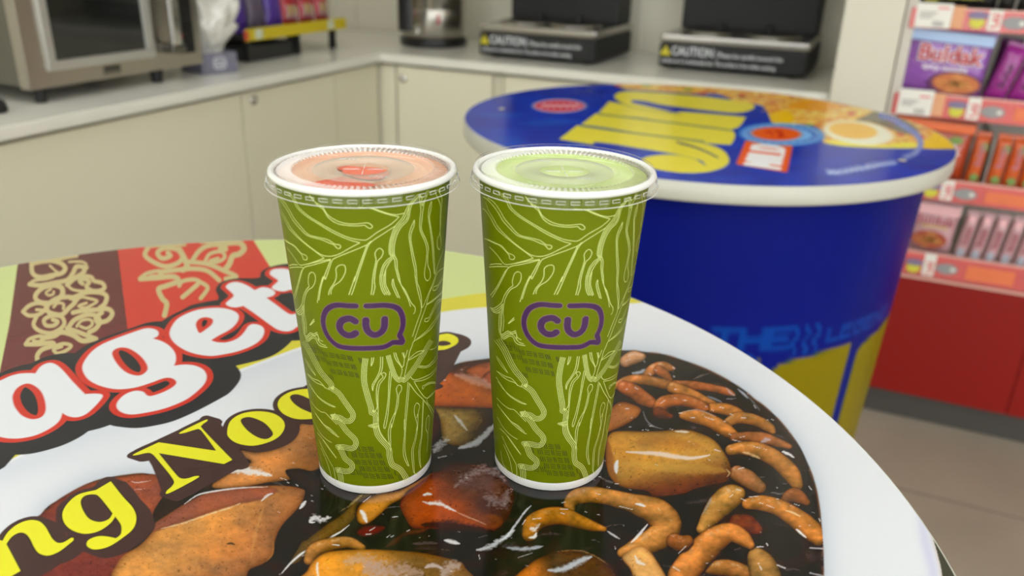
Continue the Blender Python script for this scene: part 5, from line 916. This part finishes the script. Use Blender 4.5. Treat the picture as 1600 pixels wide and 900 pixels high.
# ------------------------------------------------------------------ the back counter: boiler and two noodle cookers
bc_ = (-1.435, 2.60)
bo = empty('water_boiler', (*bc_, ZW), label='cylindrical stainless steel water boiler with a black base in the corner of the counter', cat='boiler')
MB().lathe([(0, .0005), (.110, .0005), (.114, .004), (.114, .026), (.108, .028), (0, .028)], M_black, 72).build('base', bo)
MB().lathe([(.104, .0275), (.106, .03), (.107, .12), (.1068, .1205), (.107, .121), (.107, .33), (.103, .345), (0, .345)], M_steel, 72).build('body', bo)
MB().lathe([(.0, .385), (.05, .384), (.095, .372), (.104, .356), (.105, .3455), (0, .3455)], M_black, 72).build('lid', bo)
def arc_panel(mb, r, a0, a1, za, zb, m, t=.004, n=14):
    vs = []
    for k in range(n+1):
        a = a0+(a1-a0)*k/n
        for rr, z in ((r, za), (r+t, za+.004), (r+t, zb-.004), (r, zb)): vs.append((rr*math.cos(a), rr*math.sin(a), z))
    fs = [(4*k+j, 4*k+4+j, 4*k+5+j, 4*k+1+j) for k in range(n) for j in range(3)]+[(0, 1, 2, 3), (4*n+3, 4*n+2, 4*n+1, 4*n)]; mb.add(vs, fs, m, False); return mb
af = math.atan2(-bc_[1], -bc_[0])          # towards the viewer
pn = arc_panel(MB(), .107, af-.62, af-.18, .062, .30, M_black, .006).build('tap_panel', bo)
MB().box(-.016, .016, -.035, 0, .075, .115, M_steeld, .006, rot=Matrix.Rotation(af-.40+math.pi/2, 3, 'Z')).build('tap', bo); tp = bpy.data.objects[[o.name for o in bo.children][-1]]; tp.location = ((.118)*math.cos(af-.40), (.118)*math.sin(af-.40), 0)
MB().lathe([(.008, .050), (.008, .076), (0, .076)], M_chrome, 16, (.135*math.cos(af-.40), .135*math.sin(af-.40), 0)).build('spout', bo)
arc_panel(MB(), .1071, af+.10, af+.19, .075, .108, mat('red_warning_sticker', (166, 40, 46), .5), .0006, 4).build('warning_sticker', bo, label='small red warning sticker')
M_plate = mat('cooker_steel_plate', (170, 166, 160), .25, metal=1.); M_txt = mat('white_lettering', (210, 212, 214), .5); M_warn = mat('warning_yellow', (214, 200, 40), .5)
def cooker(x0, x1, yf, label):
    cx, cy = (x0+x1)/2, yf+.2; w = (x1-x0)/2; t = empty('noodle_cooker', (cx, cy, ZW), label=label, cat='cooker')
    bs = MB().box(-w, w, -.2, .18, .006, .076, M_blackm, .010)
    bs.build('base', t)
    for x in (-w+.04, w-.04):
        for y in (-.16, .14): MB().lathe([(0, .0005), (.012, .0005), (.013, .007), (0, .007)], M_black, 16, (x, y, 0)).build('foot', t)
    tx = MB(); s = w*2
    tx.add([(-w+.004, -.2006, .040), (-w+.036, -.2006, .040), (-w+.020, -.2006, .068)], [(0, 1, 2)], M_warn); tx.box(-w+.0188, -w+.0212, -.2012, -.2006, .049, .060, M_black); tx.box(-w+.0188, -w+.0212, -.2012, -.2006, .0435, .0465, M_black)
    put_text(tx, 'CAUTION :', .034, M_txt, (-w+.038, -.2005, .043), (1, 0, 0), (0, 0, 1), off=.0007, xs=.80)
    put_text(tx, 'Please be careful around the', .0185, M_txt, (-w+.175, -.2005, .045), (1, 0, 0), (0, 0, 1), off=.0002, xs=s*.47/.235)
    put_text(tx, 'surface as it is extremely hot. The surface is hot while cooking', .0175, M_txt, (-w+.010, -.2005, .020), (1, 0, 0), (0, 0, 1), off=.0002, xs=s*.90/.515)
    tx.build('warning_text', t, label='white warning lettering with a yellow triangle')
    pl = MB().box(-w-.001, w+.001, -.202, .182, .0765, .100, M_plate, .009)
    for sx in (-w*.44, w*.42): pl.lathe([(.085, .100), (.083, .106), (.070, .1065), (.066, .103), (0, .103)], M_plate, 48, (sx, -.07, 0))
    pl.build('top_plate', t)
    bk = MB().box(-w*.97, w*.97, .03, .17, .100, .46, M_blackm, .008); bk.box(-w*.75, w*.75, -.10, .03, .33, .46, M_blackm, .012); bk.build('back_housing', t)
    ds = MB().box(-w*.45, w*.45, -.108, -.0995, .35, .44, M_mirror, .003).build('display', t)
    MB().box(-w*.62, w*.66, .0265, .0295, .218, .236, M_plate, .001).build('trim_strip', t)
    for sx in (-w*.44, w*.42): MB().lathe([(.010, .100), (.009, .118), (.006, .123), (0, .123)], M_blackm, 16, (sx*.8, .0, 0)).build('nozzle', t)
    return t
cooker(-1.172, -.790, 2.413, 'black noodle cooker with a steel top plate and CAUTION lettering, next to the water boiler')
cooker(-.620, -.198, 2.492, 'black noodle cooker with a steel top plate and CAUTION lettering, next to the divider wall')

# ------------------------------------------------------------------ shelving unit on the right
SX0, SX1, SY = .022, 1.30, 2.31; so = ((SX0+SX1)/2, 2.58, 0)
SL = lambda x0, x1, y0, y1, za, zb: (x0-so[0], x1-so[0], y0-so[1], y1-so[1], za, zb)
su = empty('shelving_unit', so, label='white shelving unit with a red base panel and red price strips', cat='shelving')
M_shelf = mat('pale_shelf_metal', (206, 200, 188), .4); M_rail = mat('salmon_price_rail', (214, 92, 88), .25, noise=.25, nscale=9, coat=.5); M_lip = mat('clear_lip_edge', (232, 176, 160), .2, coat=.5)
M_tag = mat('white_price_card', (234, 230, 220), .5); M_or = mat('orange_card', (226, 164, 120), .5); M_orr = mat('orange_on_red', (232, 120, 74), .4); M_gr = mat('grey_badge', (150, 148, 148), .4); M_ys = mat('yellow_sticker', (212, 206, 60), .4); M_vs = mat('violet_sticker', (130, 116, 150), .4); M_rt = mat('red_sticker_text', (222, 90, 92), .4); M_bar = mat('barcode_ink', (120, 116, 112), .6)
for x in (SX0, SX1-.024): bxo('upright', su, *SL(x, x+.024, SY-.004, 2.852, .001, 1.95), M_shelf, .001)
bxo('back_panel', su, *SL(SX0+.024, SX1-.024, 2.838, 2.852, .4, 1.95), M_shelf)
bxo('kick_plate', su, *SL(SX0+.026, SX1-.026, SY+.015, SY+.03, .001, .083), M_kick, .001)
for a, b in ((SX0+.026, .462), (.464, .92), (.922, SX1-.026)): bxo('base_panel', su, *SL(a, b, SY-.006, SY+.012, .0835, .424), M_red, .001)
bxo('base_cap', su, *SL(SX0+.025, SX1-.025, SY-.012, SY+.02, .4245, .431), M_lip, .001)
RAILS = [(.434, .494), (.640, .690), (.845, .897), (1.052, 1.098), (1.262, 1.308), (1.47, 1.515)]
for k, (a, b) in enumerate(RAILS):
    bxo('shelf', su, *SL(SX0+.0245, SX1-.0245, SY+.004, 2.836, a+.010, a+.028), M_shelf, .001)
    rl = MB().box(*SL(SX0+.012, SX1-.012, SY-.010, SY-.004, a, b), M_rail, .001).box(*SL(SX0+.012, SX1-.012, SY-.003, SY+.003, a+.0, b+.004), M_lip, .001).build('price_rail', su)
    if k > 3: continue
    x = SX0+.018+(.0 if k > 1 else .1)
    if k in (2, 3):
        tg = MB().box(*SL(x+.004, x+.082, SY-.0125, SY-.0105, a+.002, b+.012), M_tag, .0008)
        for j in range(7): tg.box(*SL(x+.044+j*.0035, x+.0455+j*.0035, SY-.0131, SY-.0124, a+.006, a+.018), M_bar)
        for j in range(3): tg.box(*SL(x+.012, x+.05-j*.006, SY-.0131, SY-.0124, a+.036-j*.006, a+.038-j*.006), M_bar)
        tg.box(*SL(x+.05, x+.074, SY-.0131, SY-.0124, a+.046, a+.050), M_rt); tg.build('price_card', rl, label='white price card'); bxo('orange_card', rl, *SL(x+.083, x+.108, SY-.0125, SY-.0105, a+.004, b+.008), M_or, .0008, label='pale orange card'); x += .115
    st = MB()
    st.add([(x+.022+(.020 if j % 2 else .013)*math.cos(j*math.pi/8)-so[0], SY-.0135-so[1], a+.020+(.016 if j % 2 else .011)*math.sin(j*math.pi/8)) for j in range(16)], [tuple(range(16))], M_ys)
    st.add([(x+.022+.022*math.cos(j*math.pi/8)-so[0], SY-.0138-so[1], a+.036+.009*math.sin(j*math.pi/8)) for j in range(16)], [tuple(range(16))], M_vs)
    st.build('promo_sticker', rl, label='yellow and violet sticker')
    s2 = MB(); flat_stroke(s2, [(0, .034), (.014, .036), (.014, .028), (.004, .024), (.015, .02), (.012, .010), (0, .008)], .0045, M_rt, lambda p, z: (x+.050+p-so[0], SY-.0112-so[1], a+z+.004)); s2.box(*SL(x+.044, x+.072, SY-.0108, SY-.0102, a+.004, b+.004), M_tag); s2.build('discount_mark', rl, label='pink mark on a clear card')
    s3 = MB(); s3.add([(x+.100+.026*math.cos(j*math.pi/12)-so[0], SY-.012-so[1], (a+b)/2+.014*math.sin(j*math.pi/12)) for j in range(24)], [tuple(range(24))], M_gr); s3.add([(x+.114+.006*math.cos(j*math.pi/6)-so[0], SY-.0125-so[1], (a+b)/2+.005*math.sin(j*math.pi/6)) for j in range(12)], [tuple(range(12))], M_tag); s3.build('round_badge', rl, label='grey oval badge')
    for xx in np.arange(x+.145, SX1-.15, .19): bxo('strip_print', rl, *SL(xx, xx+.11, SY-.0115, SY-.0100, a+.010, b-.012), M_orr, .0005, label='orange print on the rail')

# packs
def pack(name, w, h, t, m, x, z, lean, yaw, label, cat_, group=None, deco=None, seed=0, y=SY+.035):
    mb = pillow(w, h, t, m, seed=seed)
    if name == 'noodle_multipack': y += .012
    if deco: deco(mb, w, h, t)
    o = mb.build(name); tag(o, label, cat_, group); o.rotation_mode = 'XYZ'
    o.matrix_world = Matrix.Translation((x, y, z+w/2*math.sin(lean)+.001))@Matrix.Rotation(lean, 4, 'Y')@Matrix.Rotation(yaw, 4, 'Z'); return o
def word(txt, size, m, x, z, off=.0, m2=None, o2=.0, yy=.0045, xs=1., rot=0.):
    def f(mb, w, h, t):
        c, s = math.cos(rot), math.sin(rot)
        if m2: put_text(mb, txt, size, m2, (x, -t/2-yy, z), (c, 0, s), (-s, 0, c), 'CENTER', off=o2, xs=xs)
        put_text(mb, txt, size, m, (x, -t/2-yy-.0008, z), (c, 0, s), (-s, 0, c), 'CENTER', off=off, xs=xs)
    return f
def bowl_pic(x, z, rx, rz, m, m2, yy=.0042):
    def f(mb, w, h, t):
        mb.add([(x+rx*math.cos(k*math.pi/14), -t/2-yy+.0015, z+rz*math.sin(k*math.pi/14)) for k in range(28)], [tuple(range(28))], m)
        rs = np.random.RandomState(5)
        for k in range(26):
            a = rs.uniform(0, 6.28); r_ = rs.uniform(0, .75); px_ = x+rx*r_*math.cos(a); pz = z+rz*r_*math.sin(a)
            flat_stroke(mb, [(px_-.010, pz), (px_, pz+rs.uniform(-.006, .006)), (px_+.010, pz+rs.uniform(-.003, .003))], .0022, m2, lambda p, q: (p, -t/2-yy+.0006, q))
    return f
def both(*fs):
    def f(*a):
        for g in fs: g(*a)
    return f
M_pkp = mat('violet_noodle_foil', (150, 92, 176), .22, noise=.2, nscale=7, coat=.6); M_mag = mat('magenta_noodle_foil', (158, 44, 140), .26, noise=.18, nscale=12, coat=.5); M_sky = mat('pale_blue_foil', (160, 190, 232), .2, coat=.6)
M_brd = mat('brick_red_letters', (186, 50, 54), .4); M_wht = mat('white_print_ink', (238, 230, 236), .4); M_noo = mat('orange_noodle_picture', (196, 110, 50), .45); M_noo2 = mat('pale_noodle_strand', (232, 168, 84), .45); M_plate_p = mat('plum_plate', (96, 28, 80), .4)
def d_buldak(mb, w, h, t):
    mb.box(-w/2+.006, w/2-.006, -t/2-.003, -t/2-.001, h-.034, h-.008, M_sky, .001)
    word('Buldak', .052, M_brd, .006, h*.55, .0012, M_wht, .0034)(mb, w, h, t); word('spicy noodle', .020, M_wht, .002, h*.43, .0003)(mb, w, h, t)
    mb.add([(.035+.062*math.cos(k*math.pi/14), -t/2-.0034, .044+.030*math.sin(k*math.pi/14)) for k in range(28)], [tuple(range(28))], M_plate_p); bowl_pic(.036, .046, .052, .024, M_noo, M_noo2, .0058)(mb, w, h, t)
z2 = .876
c0 = onv(1474, 105, SY+.03)
pack('noodle_multipack', .200, .172, .05, M_pkp, c0[0]-.004, z2, .05, 0, 'large violet multipack of noodles with red letters, left on the second shelf', 'noodles', deco=d_buldak)
M_vtx = mat('dark_violet_text', (96, 26, 86), .45)
def d_spine(m, txt, size=.022):
    def f(mb, w, h, t):
        put_text(mb, txt, size, m, (size*.35, -t/2-.003, h*.30), (0, 0, 1), (-1, 0, 0), off=.0004)
    return f
for k, (px_, lab) in enumerate(((1549, 'magenta noodle pack leaning on the second shelf, directly right of the violet multipack'), (1587, 'magenta noodle pack on the second shelf, second to the right of the violet multipack'), (1625, 'magenta noodle pack on the second shelf, cut by the right edge of the photo'), (1664, None))):
    q = onv(px_, 160, SY+.03); 
    if lab: pack('noodle_pack', .048, .150, .044, M_mag, q[0]-.002, z2, .22, 0, lab, 'noodles', 'magenta noodle packs', d_spine(M_vtx, 'Buldak'), k)
M_dm = mat('dark_magenta_foil', (110, 36, 104), .35, noise=.2, nscale=10)
pack('noodle_pack', .05, .155, .04, M_dm, onv(1563, 100, SY+.12)[0], z2, .1, 0, 'dark magenta noodle pack standing farther back, behind the violet multipack', 'noodles', y=SY+.12, seed=4)
# orange row
M_ora = mat('orange_noodle_foil', (214, 92, 30), .25, noise=.2, nscale=12, coat=.5); M_ored = mat('burnt_orange_foil', (176, 66, 30), .3, noise=.3, nscale=12, coat=.4); M_oril = mat('lilac_text', (196, 120, 130), .4); M_grn = mat('green_leaf_print', (120, 150, 70), .4)
def d_or(mb, w, h, t):
    put_text(mb, 'Buldak', .020, M_oril, (.008, -t/2-.003, h*.42), (0, 0, 1), (-1, 0, 0), off=.0004)
    mb.add([(.002+.010*math.cos(j*.785), -t/2-.002, .030+.010*math.sin(j*.785)) for j in range(8)], [tuple(range(8))], M_grn)
    mb.add([(.006+.008*math.cos(j*.785), -t/2-.002, h-.035+.012*math.sin(j*.785)) for j in range(8)], [tuple(range(8))], M_grn)
z3 = .672
def d_orm(mb, w, h, t):
    mb.box(-w/2+.004, w/2-.004, -t/2-.003, -t/2-.001, h-.026, h-.004, mat('bright_orange_top', (244, 110, 40), .2, coat=.6), .001)
    word('Buldak', .036, M_wht, .02, h*.5, .0008)(mb, w, h, t); bowl_pic(.02, .04, .045, .022, M_noo, M_noo2)(mb, w, h, t)
    mb.add([(.055+.016*math.cos(j*.785), -t/2-.0036, h-.045+.010*math.sin(j*.785)) for j in range(8)], [tuple(range(8))], M_grn)
q = onv(1462, 250, SY+.03); pack('noodle_multipack', .190, .160, .05, M_ored, q[0]-.024, z3, .04, 0, 'orange multipack of noodles half hidden by the blue table, on the third shelf', 'noodles', deco=d_orm)
for k, (px_, lab) in enumerate(((1517, 'orange noodle pack on the third shelf, left of the clear divider'), (1551, 'orange noodle pack on the third shelf, directly right of the clear divider'), (1577, 'orange noodle pack on the third shelf, second to the right of the clear divider'), (1603, 'orange noodle pack on the third shelf, at the right edge of the photo'))):
    q = onv(px_, 280, SY+.03); pack('noodle_pack', .034, .142, .036, M_ora, q[0], z3, .05, 0, lab, 'noodles', 'orange noodle packs', d_or, 20+k)
q = onv(1534, 292, SY+.03); tag(MB().box(-.0012, .0012, -.02, .30, .0005, .135, clear('clear_divider', tint=(.86, .86, .84), frost=.45), .0004).build('shelf_divider'), 'clear upright divider between the orange noodle packs on the third shelf', 'divider').location = (q[0], SY+.03, z3-.004)
# pink row
M_pk = mat('pink_noodle_foil', (206, 160, 164), .28, noise=.22, nscale=14, coat=.4); M_pkt = mat('rose_text', (160, 76, 90), .45); M_pks = mat('pale_pink_foil', (240, 186, 190), .25, coat=.5); M_sl = mat('silver_grey_print', (168, 172, 184), .4)
z4 = .476
def d_pm(mb, w, h, t):
    mb.box(-w/2+.003, w/2-.003, -t/2-.003, -t/2-.001, h-.034, h-.006, M_pks, .001)
    word('Buldak', .036, M_pkt, -.004, h*.60, .0006, M_pks, .002)(mb, w, h, t); bowl_pic(-.004, .048, .042, .024, mat('red_brown_noodle_picture', (160, 64, 34), .45), M_noo2)(mb, w, h, t); mb.box(-.03, .03, -t/2-.004, -t/2-.003, .082, .088, mat('gold_line', (206, 176, 110), .4))
def d_pk(mb, w, h, t):
    put_text(mb, 'Buldak', .018, M_pkt, (.006, -t/2-.003, h*.36), (0, 0, 1), (-1, 0, 0), off=.0004); mb.box(-w/2+.006, w/2-.008, -t/2-.001, -t/2+.003, .012, .036, M_sl, .001); mb.box(-w/2+.005, w/2-.008, -t/2-.001, -t/2+.004, h-.030, h-.010, M_pks, .002)
q = onv(1462, 370, SY+.03); pack('noodle_multipack', .110, .150, .05, M_pk, q[0]-.012, z4, .03, 0, 'pink multipack of noodles with a picture of a bowl, left end of the lowest shelf', 'noodles', deco=d_pm)
for k, px_ in enumerate((1497, 1521, 1545, 1570, 1595)):
    q = onv(px_, 400, SY+.03)
    pack('noodle_pack', .030, .138, .030, M_pk, q[0], z4, .10, 0, ('pink noodle pack leaning on the lowest shelf, directly beside the pink multipack', 'pink noodle pack on the lowest shelf, second to the right of the pink multipack', 'pink noodle pack on the lowest shelf, third to the right of the pink multipack', 'pink noodle pack on the lowest shelf, fourth to the right of the pink multipack', 'pink noodle pack on the lowest shelf, at the right edge of the photo')[k], 'noodles', 'pink noodle packs', d_pk, 40+k)
# black row on top
M_bkf = mat('black_noodle_foil', (22, 20, 20), .3, coat=.5); M_ytx = mat('olive_yellow_text', (150, 150, 40), .45)
z1_ = 1.082
def d_bm(mb, w, h, t):
    word('Buldak', .036, M_ytx, .01, .034, .0008, rot=.06)(mb, w, h, t); mb.box(-w/2+.008, -w/2+.03, -t/2-.002, -t/2, .03, h-.02, M_sl, .001); mb.box(-w/2+.032, -w/2+.06, -t/2-.002, -t/2, .022, .05, M_ytx, .001)
q = onv(1490, 20, SY+.03); pack('noodle_multipack', .190, .160, .046, M_bkf, q[0]-.006, z1_, .04, 0, 'black multipack of noodles with yellow letters, left end of the top visible shelf', 'noodles', deco=d_bm)
for k, px_ in enumerate((1563, 1593)):
    q = onv(px_, 28, SY+.03); pack('noodle_pack', .034, .150, .036, M_bkf, q[0]+.004, z1_, .08, 0, ('black noodle pack with grey letters on the top visible shelf, beside the black multipack', 'black noodle pack with grey letters, top visible shelf, at the right edge of the photo')[k], 'noodles', 'black noodle packs', d_spine(M_sl, 'Buldak', .026), 60+k)
